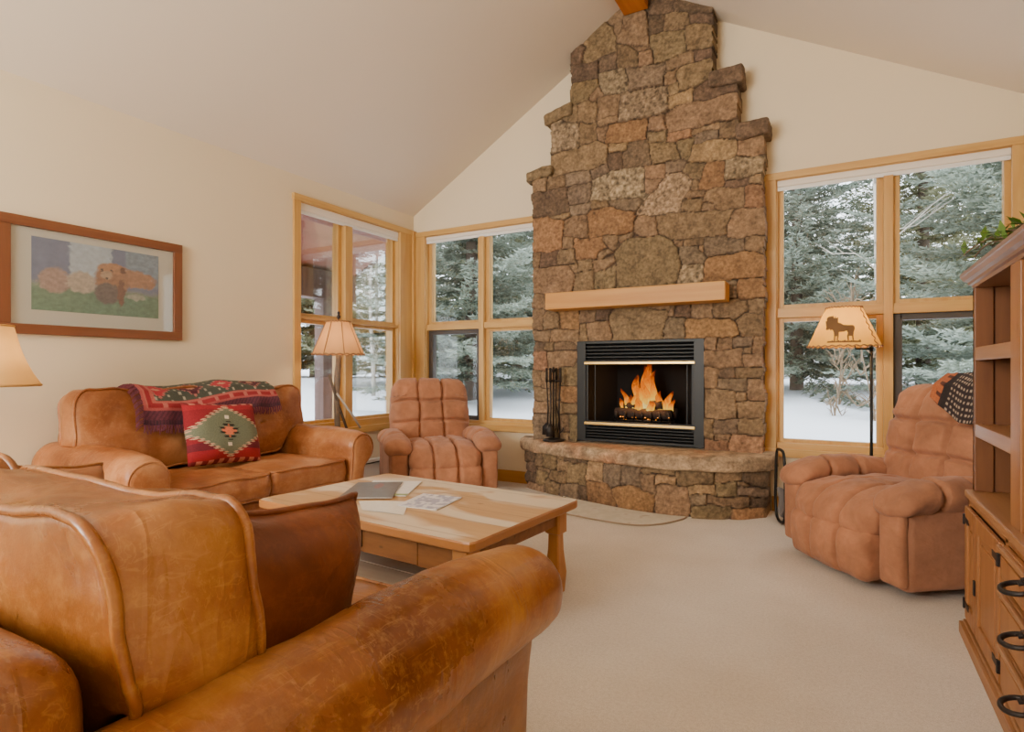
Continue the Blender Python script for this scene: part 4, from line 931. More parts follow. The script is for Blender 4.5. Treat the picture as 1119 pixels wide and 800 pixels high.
# table lamp at the left edge
et = thing('end_table', (-3.70, 1.16, 0), 'small pine end table in the corner between the two sofas', 'table')
m = MB(); m.box(-.24, .24, -.24, .24, .54, .57); m.build('tabletop', M['tabside'], et, bevel=.006)
for sx in (-1, 1):
    for sy in (-1, 1):
        m = MB(); m.loft([[(sx*.2+a*h, sy*.2+b*h, z) for a, b in ((-1,-1),(1,-1),(1,1),(-1,1))] for z, h in ((0, .018), (.54, .026))]); m.build('leg', M['tableg'], et)
m = MB(); m.box(-.2, .2, -.2, .2, .46, .54); m.build('apron', M['tabside'], et)
tl = thing('table_lamp', (-3.70, 1.235, .57), 'table lamp with a cream bell shade at the left edge, below the bear picture', 'lamp')
m = MB(); m.lathe([(.085, 0), (.088, .012), (.05, .03), (.03, .06), (.06, .12), (.075, .18), (.06, .25), (.022, .32), (.014, .36), (.014, .50)]); m.build('lamp_base', M['iron'], tl, True, loc=(-.0, -.03, 0))
m = shade_shell([(.215, .50), (.216, .508), (.185, .56), (.158, .62), (.137, .68), (.122, .74), (.112, .785), (.108, .80)], 64); m.build('lamp_shade', M['shade_bell'], tl, True)
m = MB(); m.tube([(.216*math.cos(a), .216*math.sin(a), .502) for a in np.linspace(0, 2*PI, 60)[:-1]], .006, 6, True); m.build('shade_trim', M['shade_bell'], tl, True); m = MB(); m.tube([(.109*math.cos(a), .109*math.sin(a), .80) for a in np.linspace(0, 2*PI, 40)[:-1]], .005, 6, True); m.build('shade_trim', M['shade_bell'], tl, True)
m = MB()
for i in range(3): m.tube([(0, 0, .74), (.11*math.cos(i*2.09), .11*math.sin(i*2.09), .79)], .002, 5)
m.tube([(0, -.03, .5), (0, 0, .74)], .004, 6); m.build('harp', M['iron'], tl)
lamp_light(tl, .64, 3)

# branch floor lamp beside the left window
fl = thing('floor_lamp', (-3.90, 3.76, 0), 'rustic branch floor lamp with a ribbed rawhide shade before the left window', 'lamp')
m = MB(); m.lathe([(.14, 0), (.14, .02), (.05, .035), (.03, .05)]); m.build('lamp_base', M['iron'], fl, True)
m = MB(); P = [(.012*math.sin(z*5), .012*math.cos(z*4), z) for z in np.linspace(.04, 1.28, 26)]; m.tube(P, [.026+.006*noise.noise(Vector((0, z*6, 1))) for z in np.linspace(0, 1.3, 26)], 10); m.build('pole', plain('lamp_branch', srgb(120, 106, 92), .9, var=.45, sc=9, bump=.6, bsc=20), fl, True)
m = MB(); m.tube([(-.02, -.09, 1.10), (0, -.02, .88), (.03, .10, .55)], .012, 7); m.build('branch', M['bark'], fl, True)
m = MB(); m.tube([(.01, -.03, .94), (.05, .12, .74), (.08, .19, .62)], .010, 7); m.build('branch', M['pale_bark'], fl, True)
NP = 8; m = shade_shell([(.225, 1.285), (.165, 1.43), (.105, 1.575)], facets=NP*4)
m.build('lamp_shade', M['shade_hide'], fl, True)
m = MB()
for i in range(NP):
    a = 2*PI*(i+.3)/NP; m.tube([(.227*math.cos(a), .227*math.sin(a), 1.285), (.107*math.cos(a), .107*math.sin(a), 1.575)], .004, 5)
for r, z in ((.226, 1.286), (.106, 1.575)):
    m.tube([(r*math.cos(a), r*math.sin(a), z+.005*math.sin(a*24)) for a in np.linspace(0, 2*PI, 97)[:-1]], .0055, 5, True)
m.build('shade_lacing', M['lace'], fl, True)
m = MB(); m.lathe([(.006, 1.56), (.006, 1.60), (.016, 1.61), (.018, 1.625), (.008, 1.64), (.014, 1.655), (.004, 1.67)], n=14)
for i in range(3): m.tube([(0, 0, 1.575), (.105*math.cos(i*2.09), .105*math.sin(i*2.09), 1.575)], .003, 5)
m.build('finial', M['iron'], fl, True)
lamp_light(fl, 1.40, 3.5)

# swing-arm floor lamp with the moose shade
ml = thing('floor_lamp', (.182, 4.93, 0), 'black swing-arm floor lamp with a moose silhouette shade behind the right recliner', 'lamp')
m = MB(); m.lathe([(.14, 0), (.14, .018), (.03, .03), (.012, .04)]); m.build('lamp_base', M['black'], ml, True)
m = MB(); m.cyl((0, 0, .03), (0, 0, 1.315), .011); m.lathe([(.016, 1.29), (.016, 1.33), (.005, 1.34)], n=14); m.build('pole', M['black'], ml, True)
m = MB(); m.tube([(0, 0, 1.30), (-.10, -.02, 1.30), (-.105, -.022, 1.335), (-.17, -.03, 1.335), (-.172, -.03, 1.42)], .008, 8); m.build('swing_arm', M['black'], ml, True)
sx0, sy0 = -.172, -.03
S0, S1, Z0, Z1 = .238, .116, 1.318, 1.600
m = shade_shell([(S0, Z0), ((S0+S1)/2, (Z0+Z1)/2), (S1, Z1)], 64); sh = m.build('lamp_shade', M['shade_parch'], ml, True, loc=(sx0, sy0, 0))
m = MB()
for r, z in ((S0, Z0), (S1, Z1)):
    m.tube([(r*math.cos(a)*(1+.012*math.sin(a*30)), r*math.sin(a)*(1+.012*math.sin(a*30)), z+.005*math.cos(a*30)) for a in np.linspace(0, 2*PI, 181)[:-1]], .0045, 5, True)
a0 = math.atan2(-4.9, -.2)+1.05
for a1 in (a0,):
    m.tube([((S0+(S1-S0)*t)*1.01*math.cos(a1+.05*math.sin(t*40)), (S0+(S1-S0)*t)*1.01*math.sin(a1+.05*math.sin(t*40)), Z0+(Z1-Z0)*t) for t in np.linspace(0, 1, 50)], .0045, 5)
m.build('shade_lacing', M['lace'], ml, True, loc=(sx0, sy0, 0))
# moose outline (facing left), unit box
moose = [(.00,.56),(.02,.50),(.09,.50),(.14,.54),(.17,.50),(.20,.45),(.22,.52),(.27,.46),(.30,.38),(.31,.22),(.30,.0),(.345,.0),(.35,.20),(.37,.34),(.40,.36),(.42,.20),(.40,.03),(.44,.02),(.465,.20),(.47,.38),(.64,.40),(.72,.44),(.76,.34),(.73,.20),(.75,.0),(.795,.0),(.79,.20),(.83,.32),(.87,.34),(.89,.20),(.91,.02),(.955,.02),(.94,.22),(.955,.40),(.99,.52),(.98,.62),(.92,.68),(.78,.68),(.62,.70),(.52,.78),(.44,.80),(.36,.74),(.30,.72),(.27,.76),(.30,.84),(.40,.86),(.45,.97),(.37,.93),(.36,1.02),(.31,.93),(.28,1.02),(.25,.92),(.22,.84),(.20,.76),(.17,.78),(.13,.88),(.09,1.0),(.07,.91),(.01,.96),(.03,.87),(-.04,.86),(.08,.80),(.13,.74),(.10,.68),(.02,.62)]
moose = [(x, y if y < .77 else .77+(y-.77)*1.45) for x, y in moose]
fa = math.atan2(0-(4.93+sy0), 0-(.182+sx0))           # direction of the shade that faces the room
def on_cone(u, z, off=.004):
    r = S0+(S1-S0)*(z-Z0)/(Z1-Z0)+off; a = fa+u/r; return (r*math.cos(a), r*math.sin(a), z)
bm = bmesh.new(); vs = [bm.verts.new(on_cone(-.120+.190*x, Z0+.034+.162*y)) for x, y in moose]; f = bm.faces.new(vs); bmesh.ops.triangulate(bm, faces=[f])
for k in range(16):
    u = -.10+.20*k/15; h = .006+.012*abs(noise.noise(Vector((k*2.3, 0, 0)))); bm.faces.new([bm.verts.new(on_cone(u+d, Z0+.022+e)) for d, e in ((-.009, 0), (.009, 0), (.004, h+.006), (-.006, h+.004))])
me = bpy.data.meshes.new('moose_silhouette'); bm.to_mesh(me); bm.free(); me.materials.append(M['moose']); o = bpy.data.objects.new('moose_silhouette', me); C.objects.link(o); o.parent = sh
lamp_light(ml, (sx0, sy0, 1.44), 5)

# ================================================================== BEAR PICTURE
pf = thing('framed_picture', (XL, 1.99, 1.71), 'wide framed bear photograph with a pale mat on the left wall', 'picture')
hw_, hh_ = .535, .348
for z in (-1, 1): m = MB(); m.box(.0, .03, -hw_, hw_, min(z*hh_, z*(hh_-.06)), max(z*hh_, z*(hh_-.06))); m.build('frame_rail', M['frame'], pf, bevel=.004)
for y in (-1, 1): m = MB(); m.box(.0, .029, min(y*hw_, y*(hw_-.06)), max(y*hw_, y*(hw_-.06)), -hh_+.06, hh_-.06); m.build('frame_stile', M['framev'], pf, bevel=.004)
m = MB(); m.box(.004, .010, -hw_+.05, hw_-.05, -hh_+.05, hh_-.05); m.build('mat_board', M['matboard'], pf)
def bear(u, v):
    n = noise.noise(Vector((u*9, v*7, 0))); n2 = noise.fractal(Vector((u*22, v*20, 3)), .8, 2.0, 4); n3 = noise.noise(Vector((u*70, v*24, 8)))
    wu, wv = u+.018*n2+.012*n3, v+.022*n2
    def mix(a, b, k): k = min(1, max(0, k)); return a*(1-k)+b*k
    c = L3(122,128,160)*(1+.10*n)
    c = mix(c, L3(190,200,214)*(1+.12*n2), min((wu-.26)*60, (.60-wu)*60, (v-.45)*20)); c = mix(c, L3(138,152,172)*(1+.3*n2), min((u-.70)*60, (v-.45)*20)*.9)
    g = .42+.05*n
    grass = mix(L3(150,152,132), L3(112,142,118), (.34-v)*12+.5)*(1+.22*n2+.12*n3); c = mix(c, grass, (g-wv)*14)
    def ell(c, cx, cy, rx, ry, col, k=1.0):
        q = ((wu-cx)/rx)**2+((wv-cy)/ry)**2; return mix(c, col*(1+.24*n2+.14*n3), (1.05-q)*3.2*k)
    c = ell(c, .16, .43, .12, .19, L3(176,146,136)); c = ell(c, .36, .44, .12, .17, L3(194,176,160), .8)
    c = ell(c, .77, .58, .21, .14, L3(182,132,102)); c = ell(c, .90, .52, .07, .08, L3(180,130,100))
    c = ell(c, .60, .53, .15, .25, L3(168,118,88)); c = ell(c, .56, .32, .11, .17, L3(116,100,98)); c = ell(c, .67, .35, .03, .22, L3(132,88,70)); c = ell(c, .60, .70, .13, .08, L3(188,134,98))
    c = ell(c, .55, .59, .05, .07, L3(190,156,128)); c = ell(c, .685, .69, .03, .05, L3(118,72,52))
    for ex, ey in ((.515, .665), (.595, .67), (.552, .55)): c = ell(c, ex, ey, .013, .022, L3(70,52,46))
    c = ell(c, .80, .30, .10, .05, L3(176,172,158), .6)
    return c*.92+L3(214,218,226)*.10  # pale veil: glass reflection painted into the print colours
nu, nv = 150, 90; V = []; K = []
for i in range(nu+1):
    for j in range(nv+1): V.append((.0115, -.372+.744*i/nu, -.20+.44*j/nv)); K.append(bear(i/nu, j/nv))
F = [(i*(nv+1)+j, (i+1)*(nv+1)+j, (i+1)*(nv+1)+j+1, i*(nv+1)+j+1) for i in range(nu) for j in range(nv)]
mesh_obj('bear_photograph', V, F, M['print'], pf, False, K)
m = MB(); m.box(.0135, .0155, -hw_+.055, hw_-.055, -hh_+.055, hh_-.055); m.build('glazing', M['glass'], pf)

# ================================================================== HEARTH TOOLS
ft = thing('fireplace_tool_set', (-2.33, 4.90, .492), 'black wrought iron fireplace tools on a stand at the left end of the hearth', 'fireplace tools')
m = MB(); m.lathe([(.10, 0), (.10, .012), (.06, .022), (.014, .03)], n=24); m.build('base', M['iron'], ft, True)
m = MB(); m.tube([(0, 0, .02), (0, 0, .64)], .009, 8); m.lathe([(.012, .63), (.02, .65), (.012, .67), (.003, .685)], n=12); m.build('stand_pole', M['iron'], ft, True)
m = MB(); m.tube([(-.07, 0, .55), (0, 0, .56), (.07, 0, .55)], .006, 6); m.tube([(0, -.07, .55), (0, 0, .56), (0, .06, .55)], .006, 6); m.build('hanger', M['iron'], ft, True)
def tool(x, y, end):
    m = MB(); m.tube([(x*1.0, y, .56), (x*.8, y*.8, .30), (x*.9, y, .10)], .0065, 7); m.tube([(x, y, .54), (x, y, .66)], [.013, .011], 8); m.tube([(x, y, .66), (x, y, .675)], [.016, .008], 8)
    if end == 'shovel': m.loft([[(x*.9+a, y+b, z) for a, b in ((-w, -.012), (w, -.012), (w, .0), (-w, .0))] for z, w in ((.16, .012), (.13, .045), (.05, .05))])
    if end == 'brush': m.tube([(x*.9, y, .16), (x*.9, y, .12), (x*.9, y, .045)], [.016, .034, .042], 12)
    if end == 'poker': m.tube([(x*.9, y, .10), (x*.9, y, .04)], [.0065, .003], 6); m.tube([(x*.9, y, .075), (x*.9+.03, y, .10), (x*.9+.035, y, .125)], .005, 6)
    if end == 'tongs': m.tube([(x*.8, y*.8, .34), (x*.9+.03, y, .2), (x*.9+.01, y, .07)], .006, 6)
    return m
for x, y, e in ((-.07, 0, 'shovel'), (.07, 0, 'poker'), (0, -.07, 'brush'), (0, .06, 'tongs')): tool(x, y, e).build(e, M['iron'], ft, True)
# folding log carrier at the right end of the hearth
lc = thing('log_carrier', (-.38, 4.80, 0), 'black hoop log carrier with grey canvas sling leaning right of the hearth', 'log carrier', rz=.35)
for k, x in enumerate((-.025, .055)):
    m = MB(); P = [(x, -.10, .50), (x, -.12, .30), (x, -.13, .14), (x, -.09, .035), (x, 0, .012), (x, .09, .035), (x, .13, .14), (x, .12, .30), (x, .10, .50), (x, .06, .545), (x, -.06, .545)]
    P = [tuple(q) for q in catmull(P+[P[0]], 6)[:-1]]
    if k: P = [(a, b*.8, c*.72) for a, b, c in P]
    m.tube(P, .011, 8, True); m.build('hoop', M['black'], lc, True)
m = MB(); nu, nv = 16, 4; V = []
for i in range(nu+1):
    t = -1.05+2.1*i/nu; y = .115*math.sin(t*1.25); z = .30-.27*math.cos(t*1.25)
    for j in range(nv+1): V.append((-.02+.07*j/nv+.01*math.sin(i), y*(1-.15*j/nv), z+.012+.01*math.sin(j*1.4)))
m.add(V, [(i*(nv+1)+j, (i+1)*(nv+1)+j, (i+1)*(nv+1)+j+1, i*(nv+1)+j+1) for i in range(nu) for j in range(nv)])
o = m.build('sling', M['canvas'], lc, True); md = o.modifiers.new('t', 'SOLIDIFY'); md.thickness = .006
m = MB(); m.tube([(-.03, -.10, .42), (.0, -.11, .40), (.05, -.09, .38)], .02, 8); m.build('strap', M['canvas'], lc, True)

# ================================================================== CABINET
CX, CXU, CY0, CY1 = .475, .49, 1.30, 3.17
cb = thing('entertainment_cabinet', (.78, 2.2, 0), 'tall rustic pine wall cabinet with open shelves along the right edge', 'cabinet'); c0 = Vector((.78, 2.2, 0))
def cbox(nm, lst, mat, par=cb, bev=.004, lab=None):
    m = MB()
    for x0, x1, y0, y1, z0, z1 in lst: m.box(x0-c0.x, x1-c0.x, y0-c0.y, y1-c0.y, z0, z1)
    o = m.build(nm, mat, par, bevel=bev); return tag(o, lab)
XB = XR-.03
cbox('plinth', [(.445, XB, CY0-.03, CY1+.03, 0, .05), (.458, XB, CY0-.015, CY1+.015, .05, .066)], M['cabh'])
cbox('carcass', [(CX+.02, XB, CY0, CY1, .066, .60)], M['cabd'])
cbox('face_frame', [(CX, CX+.02, CY1-.03, CY1, .066, .60), (CX, CX+.02, 2.475, 2.515, .066, .60), (CX, CX+.02, CY0, CY0+.03, .066, .60), (CX, CX+.02, CY0, CY1, .572, .60), (CX, CX+.02, CY0, CY1, .066, .085)], M['cab'])
cbox('countertop', [(.462, XB, CY0-.012, CY1+.012, .60, .632)], M['cabh'], bev=.008)
def door(y0, y1, hinge):
    d = bpy.data.objects.new('door', None); C.objects.link(d); d.parent = cb
    z0, z1, x0, x1 = .09, .568, CX-.018, CX-.001
    sw = .052 if y1-y0 > .3 else .045
    cbox('door_frame', [(x0, x1, y0, y0+sw, z0, z1), (x0, x1, y1-sw, y1, z0, z1), (x0, x1, y0+sw, y1-sw, z1-.06, z1), (x0, x1, y0+sw, y1-sw, z0, z0+.065)], M['cab'], d)
    cbox('door_panel', [(x0+.009, x1, y0+sw-.002, y1-sw+.002, z0+.06, z1-.055), (x0+.004, x1, y0+sw+.03, y1-sw-.03, z0+.09, z1-.09)], M['cab'], d, .004)
    for z in (.15, .51):
        yh = y0 if hinge < 0 else y1
        cbox('strap_hinge', [(x0-.002, x0+.001, min(yh, yh-hinge*.09), max(yh, yh-hinge*.09), z-.012, z+.012), (x0-.006, x0+.004, yh-.009, yh+.009, z-.022, z+.022)], M['iron'], d, .002)
    if hinge < 0:
        yk = y1-.005; m = MB(); m.box(x0-.007-c0.x, x0-c0.x, yk-.009-c0.y, yk+.009-c0.y, .255, .315); m.build('latch', M['iron'], d, bevel=.003)
door(2.925, 3.138, 1); door(2.518, 2.918, -1)
def drawer(y0, y1, z0, z1, ring=True):
    d = bpy.data.objects.new('drawer', None); C.objects.link(d); d.parent = cb; x0, x1 = CX-.02, CX-.001
    cbox('drawer_front', [(x0, x1, y0, y1, z0, z1), (x0-.008, x0+.001, y0+.03, y1-.03, z0+.03, z1-.03)], M['cab'], d, .005)
    cbox('drawer_lip', [(x0-.014, x0+.001, y0-.004, y1+.004, z1-.016, z1)], M['cabh'], d, .004)
    for yy in ((y0+y1)/2,):
        zc_ = z1-.015; m = MB()
        m.tube([(x0-.03-c0.x-.046*math.sin(a)*.9, yy-c0.y+.050*math.cos(a), zc_-.012-.010*math.sin(a)) for a in np.linspace(0, 2*PI, 25)[:-1]], .0075, 8, True)
        m.tube([(x0-.034-c0.x, yy-c0.y, zc_+.0), (x0-c0.x, yy-c0.y, zc_+.012)], .008, 8)
        m.lathe([(.02, -.004), (.02, .004)], (x0-.009-c0.x, yy-c0.y, zc_+.01), 12); m.build('ring_pull', M['iron'], d, True)
for y0, y1 in ((1.71, 2.465), (1.34, 1.69)):
    for z0, z1 in ((.45, .575), (.265, .43), (.09, .25)): drawer(y0, y1, z0, z1)
ZT = 1.50
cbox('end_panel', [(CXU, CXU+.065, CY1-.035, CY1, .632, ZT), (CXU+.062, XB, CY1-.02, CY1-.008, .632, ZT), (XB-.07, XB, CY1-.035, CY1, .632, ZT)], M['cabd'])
cbox('end_panel', [(CXU, XB, CY0, CY0+.03, .632, ZT)], M['cab'])
for q in ((CXU, CXU+.028, CY1-.022, CY1+.002, .632, ZT), (CXU, CXU+.03, 2.40, 2.525, .632, ZT), (CXU, CXU+.03, CY0, CY0+.06, .632, ZT)): cbox('stile', [q], M['cab'])
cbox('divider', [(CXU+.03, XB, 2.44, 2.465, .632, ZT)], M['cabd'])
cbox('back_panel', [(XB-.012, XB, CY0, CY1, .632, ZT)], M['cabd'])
for z0, z1 in ((1.19, 1.245), (.865, .92)):
    cbox('shelf', [(CXU+.002, CXU+.026, 2.525, CY1-.022, z0, z1), (CXU+.026, XB-.012, 2.465, CY1-.02, z1-.022, z1-.002)], M['cabh'])
cbox('shelf', [(CXU+.01, XB-.012, CY0+.03, 2.44, .98, 1.005)], M['cabh'])
m = MB(); y0, y1 = CY0-.02, CY1+.02
prf = [(XB, ZT), (CXU-.0, ZT), (CXU-.004, ZT+.012), (CXU-.014, ZT+.016), (CXU-.016, ZT+.026), (CXU-.028, ZT+.034), (CXU-.036, ZT+.048), (CXU-.040, ZT+.052), (CXU-.040, ZT+.066), (XB, ZT+.066)]
e = lambda p: max(0, (CXU-p[0]))
m.prism(prf, lambda p: (p[0]-c0.x, CY0-e(p)-c0.y, p[1]), lambda p: (p[0]-c0.x, CY1+e(p)-c0.y, p[1])); o = m.build('cornice', M['cornice'], cb)
bm = bmesh.new(); bm.from_mesh(o.data); bmesh.ops.recalc_face_normals(bm, faces=bm.faces); bm.to_mesh(o.data); bm.free()
dv = thing('disc_player', (.80, 2.87, .632), 'silver and black disc player on the lowest open cabinet shelf', 'electronics')
m = MB(); m.box(-.15, .16, -.22, .22, .012, .065); m.build('body', M['slat'], dv, bevel=.004)
m = MB(); m.box(-.158, -.149, -.22, .22, .012, .065); m.build('front_panel', M['silver'], dv, bevel=.003)
m = MB(); m.box(-.161, -.157, -.16, .02, .038, .052); m.build('disc_tray', M['black'], dv)
m = MB()
for y in (.07, .10, .13, .16): m.cyl((-.163, y, .04), (-.156, y, .04), .007, n=10)
m.build('button', M['black'], dv)
for sx in (-.12, .13):
    for sy in (-.18, .18): m = MB(); m.cyl((sx, sy, 0), (sx, sy, .013), .014, n=10); m.build('foot', M['black'], dv)
bx = thing('cable_box', (.82, 2.87, .697), 'small black cable box stacked on the silver disc player', 'electronics')
m = MB(); m.box(-.12, .13, -.15, .15, 0, .045); m.build('body', M['black'], bx, bevel=.005)
m = MB(); m.box(-.1235, -.1195, -.12, .06, .012, .034); m.build('display', M['slat'], bx)
# greenery on the cabinet top
gr = thing('greenery_sprig', (.53, 2.62, ZT+.066), 'leafy green sprig lying on top of the pine cabinet', 'greenery')
m = MB(); stems = []
for s in range(5):
    a = random.uniform(-.5, .5); L = random.uniform(.25, .42); P = [(-.09*t*(1 if s % 2 else .4)+.02*s-.03, (-.06+L*t), .014+.045*math.sin(t*2.6)+.012*s) for t in np.linspace(0, 1, 9)]; m.tube(P, .003, 5); stems.append(P)
m.build('stem', M['twig'], gr)
m = MB()
for P in stems:
    for k, p in enumerate(P):
        for q in range(5):
            a = random.uniform(0, 6.28); L = random.uniform(.035, .065); d = Vector((math.cos(a)*.8, math.sin(a)*.6+.5, random.uniform(-.1, .5))).normalized(); sd = d.cross(Vector((0, 0, 1))).normalized()*L*.2; b = Vector(p)
            t_ = b+d*L; 
            if min(t_.z, b.z) < .004: continue
            m.add([b, b+d*L*.5+sd, b+d*L, b+d*L*.5-sd], [(0, 1, 2, 3)])
m.build('leaves', M['green'], gr)

# ================================================================== OUTSIDE
def ground_z(x, y):
    d = max(y-5.5, XL-.3-x, 0)
    s = min(1, d/9.0); s = s*s*(3-2*s)
    z = .28+.58*s+max(0, d-13)*.10+max(0, d-24)*.06
    return z+noise.noise(Vector((x*.22, y*.22, 0)))*.10*min(1, d/3)+noise.noise(Vector((x*.9, y*.9, 5)))*.025*min(1, d/2)
xs = np.concatenate([np.arange(-60, -16, 2.2), np.arange(-16, 14, .5), np.arange(14, 40, 2.2)]); ys = np.concatenate([np.arange(-14, 0, 2.0), np.arange(0, 20, .5), np.arange(20, 70, 2.2)])
idx = {}; V = []; F = []
def gv(i, j):
    if (i, j) not in idx:
        idx[(i, j)] = len(V); V.append((xs[i], ys[j], ground_z(xs[i], ys[j])))
    return idx[(i, j)]
for i in range(len(xs)-1):
    for j in range(len(ys)-1):
        if xs[i+1] > XL-WT-.02 and ys[j] < YB+WT+.02: continue
        F.append((gv(i, j), gv(i+1, j), gv(i+1, j+1), gv(i, j+1)))
tag(mesh_obj('snow_ground', V, F, M['snow'], None, True), kind='structure')
# porch
po = thing('porch', (-5.2, 4.4, .2), 'covered porch with reddish sloping roof outside the left window', 'porch'); p0 = Vector((-5.2, 4.4, .2))
m = MB(); xe, xw, ya, ybk = -5.35, XL-WT-.012, .4, 5.28; ze, zw = 2.235, 2.66
V = [(xe,ya,ze),(xw,ya,zw),(xw,ybk,zw),(xe,ybk,ze)]; V += [(x, y, z+.10) for x, y, z in V]; V = [tuple(Vector(p)-p0) for p in V]
m.add(V, [(0,1,2,3),(7,6,5,4),(0,4,5,1),(1,5,6,2),(2,6,7,3),(3,7,4,0)]); m.build('roof', M['porch'], po)
m = MB(); V = [(xe-.03,ybk,ze-.03),(xw,ybk,zw-.03),(xw,ybk+.03,zw-.03),(xe-.03,ybk+.03,ze-.03)]; V += [(x, y, z+.16) for x, y, z in V]; V = [tuple(Vector(p)-p0) for p in V]
m.add(V, [(3,2,1,0),(4,5,6,7),(0,1,5,4),(1,2,6,5),(2,3,7,6),(3,0,4,7)]); m.build('fascia', M['porch_dark'], po)
m = MB(); m.box(-5.30-p0.x, -5.12-p0.x, .5-p0.y, 5.22-p0.y, 1.96-.2, 2.28-.2); m.build('beam', M['porch_dark'], po)
for y in (4.80, 5.10): m = MB(); m.box(-5.28-p0.x, -5.14-p0.x, y-.075-p0.y, y+.075-p0.y, -.25, 1.80); m.build('post', M['porch_dark'], po)

def make_spruce(H, R, seed, mat, dens=1.0):
    """layered conifer: whorls of drooping boughs, each a feather of twigs carrying needle tufts"""
    r = random.Random(seed); rn = np.random.default_rng(seed); VV = []; KK = []; UP = np.array((0, 0, 1.0))
    z = .62
    while z < H-.15:
        t0 = z/H; nb = int((8 if t0 < .5 else 6)*dens); ph = r.random()*6.28
        for k in range(nb):
            a = ph+2*PI*k/nb+r.uniform(-.3, .3); L = R*(1-t0)**.8*r.uniform(.68, 1.14)+.12
            dr = r.uniform(.18, .42)*(1-t0*.7)-t0*.35; cv = r.uniform(.12, .32); val = r.uniform(.22, .60)
            d = np.array((math.cos(a), math.sin(a), 0)); s = np.array((-d[1], d[0], 0))
            nt = max(5, int(L/.085)); t = np.repeat((np.arange(1, nt+1)-.3)/nt, 2); sd = np.tile((-1.0, 1.0), nt); m_ = len(t)
            pt = lambda q: d*(L*q)[:, None]+UP*(z-dr*L*q+cv*L*q*q)[:, None]
            P0 = pt(t); tg = pt(t+.03)-pt(t-.03); tg /= np.linalg.norm(tg, axis=1)[:, None]
            tl = (.12+.23*L*(1-t)*np.minimum(1, t*3))*rn.uniform(.7, 1.2, m_)
            dv = tg*.8+s*(sd*rn.uniform(.5, .95, m_))[:, None]+UP*rn.uniform(-.34, .06, m_)[:, None]; dv /= np.linalg.norm(dv, axis=1)[:, None]
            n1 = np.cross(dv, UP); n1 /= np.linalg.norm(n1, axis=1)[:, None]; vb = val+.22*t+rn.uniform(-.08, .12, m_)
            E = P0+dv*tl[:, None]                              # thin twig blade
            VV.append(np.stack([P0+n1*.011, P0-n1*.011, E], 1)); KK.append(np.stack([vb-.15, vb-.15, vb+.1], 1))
            nn = np.maximum(4, (tl/.026).astype(int)); rep = np.repeat(np.arange(m_), nn); c = len(rep)
            u = rn.uniform(.08, 1.0, c); B0 = P0[rep]+dv[rep]*(tl[rep]*u)[:, None]
            o = dv[rep]*rn.uniform(.5, 1.0, c)[:, None]+n1[rep]*rn.choice((-1., 1.), c)[:, None]*rn.uniform(.2, .9, c)[:, None]+UP*rn.uniform(-.35, .65, c)[:, None]
            o /= np.linalg.norm(o, axis=1)[:, None]; ln = rn.uniform(.06, .13, c)[:, None]; q = np.cross(o, rn.normal(size=(c, 3))); q /= np.linalg.norm(q, axis=1)[:, None]
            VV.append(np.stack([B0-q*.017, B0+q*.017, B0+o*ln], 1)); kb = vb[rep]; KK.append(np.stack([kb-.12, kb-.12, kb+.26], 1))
        z += r.uniform(.20, .29)
    V = np.concatenate(VV).reshape(-1, 3); K = np.concatenate(KK).reshape(-1); nf = len(V)//3
    me = bpy.data.meshes.new('foliage'); me.vertices.add(len(V)); me.vertices.foreach_set('co', V.astype(np.float32).ravel())
    me.loops.add(nf*3); me.loops.foreach_set('vertex_index', np.arange(nf*3, dtype=np.int32)); me.polygons.add(nf); me.polygons.foreach_set('loop_start', np.arange(0, nf*3, 3, dtype=np.int32))
    at = me.color_attributes.new('Col', 'FLOAT_COLOR', 'POINT'); c4 = np.ones((len(V), 4), np.float32); c4[:, :3] = K[:, None]; at.data.foreach_set('color', c4.ravel())
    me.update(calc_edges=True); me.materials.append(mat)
    o = thing('spruce_tree', (0, 0, 0)); f = bpy.data.objects.new('foliage', me); C.objects.link(f); f.parent = o
    m = MB(); m.tube([(0, 0, -.4), (0, 0, H*.5), (0, 0, H-.2)], [.16, .09, .02], 8); m.build('trunk', M['bark'], o, True)
    return o
def copy_tree(o):
    c = o.copy(); C.objects.link(c)
    for ch in o.children:
        k = ch.copy(); C.objects.link(k); k.parent = c
    return c
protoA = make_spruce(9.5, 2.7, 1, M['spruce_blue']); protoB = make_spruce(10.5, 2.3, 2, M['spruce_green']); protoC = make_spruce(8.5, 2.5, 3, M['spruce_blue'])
GT = 'spruces in the snow around the house'
TREES = [
 ('A', -6.35, 9.6, 1.0, 0.3, 'big blue spruce outside, nearest behind the corner window left of the fireplace'),
 ('C', -5.9, 12.9, 1.0, 1.3, 'blue-green spruce close to the chimney in the right panes of the corner window'),
 ('A', -.75, 12.2, .84, 2.1, 'blue spruce filling the left pane of the window right of the fireplace'),
 ('B', 1.35, 13.6, .86, 0.9, 'green spruce straight behind the middle mullion of the right-hand window'),
 ('C', 2.35, 10.2, 1.1, 2.9, 'nearest pale blue spruce in the right pane of the right-hand window'),
 ('B', -10.6, 12.2, 1.0, 1.9, 'green spruce beyond the porch in the right pane of the left window'),
 ('B', -15.2, 13.6, 1.1, .2, 'spruce farthest left, beside the porch post in the left window'),
 ('B', -8.6, 15.5, 1.25, 2.5, 'tall green spruce behind the big blue spruce at the corner'),
 ('B', -4.6, 18.0, 1.1, .7, 'distant green spruce just left of the chimney'),
 ('B', -2.6, 19.5, .66, 1.6, 'distant green spruce just right of the chimney'),
 ('A', .4, 20.5, .58, 2.2, 'distant blue spruce in the gap behind the moose lamp'),
 ('B', 3.6, 18.5, 1.2, 3.0, 'distant green spruce behind the pale blue one at far right'),
 ('C', -12.5, 18.5, 1.2, 1.1, 'distant blue spruce in the right pane of the left window')]
k_ = 0
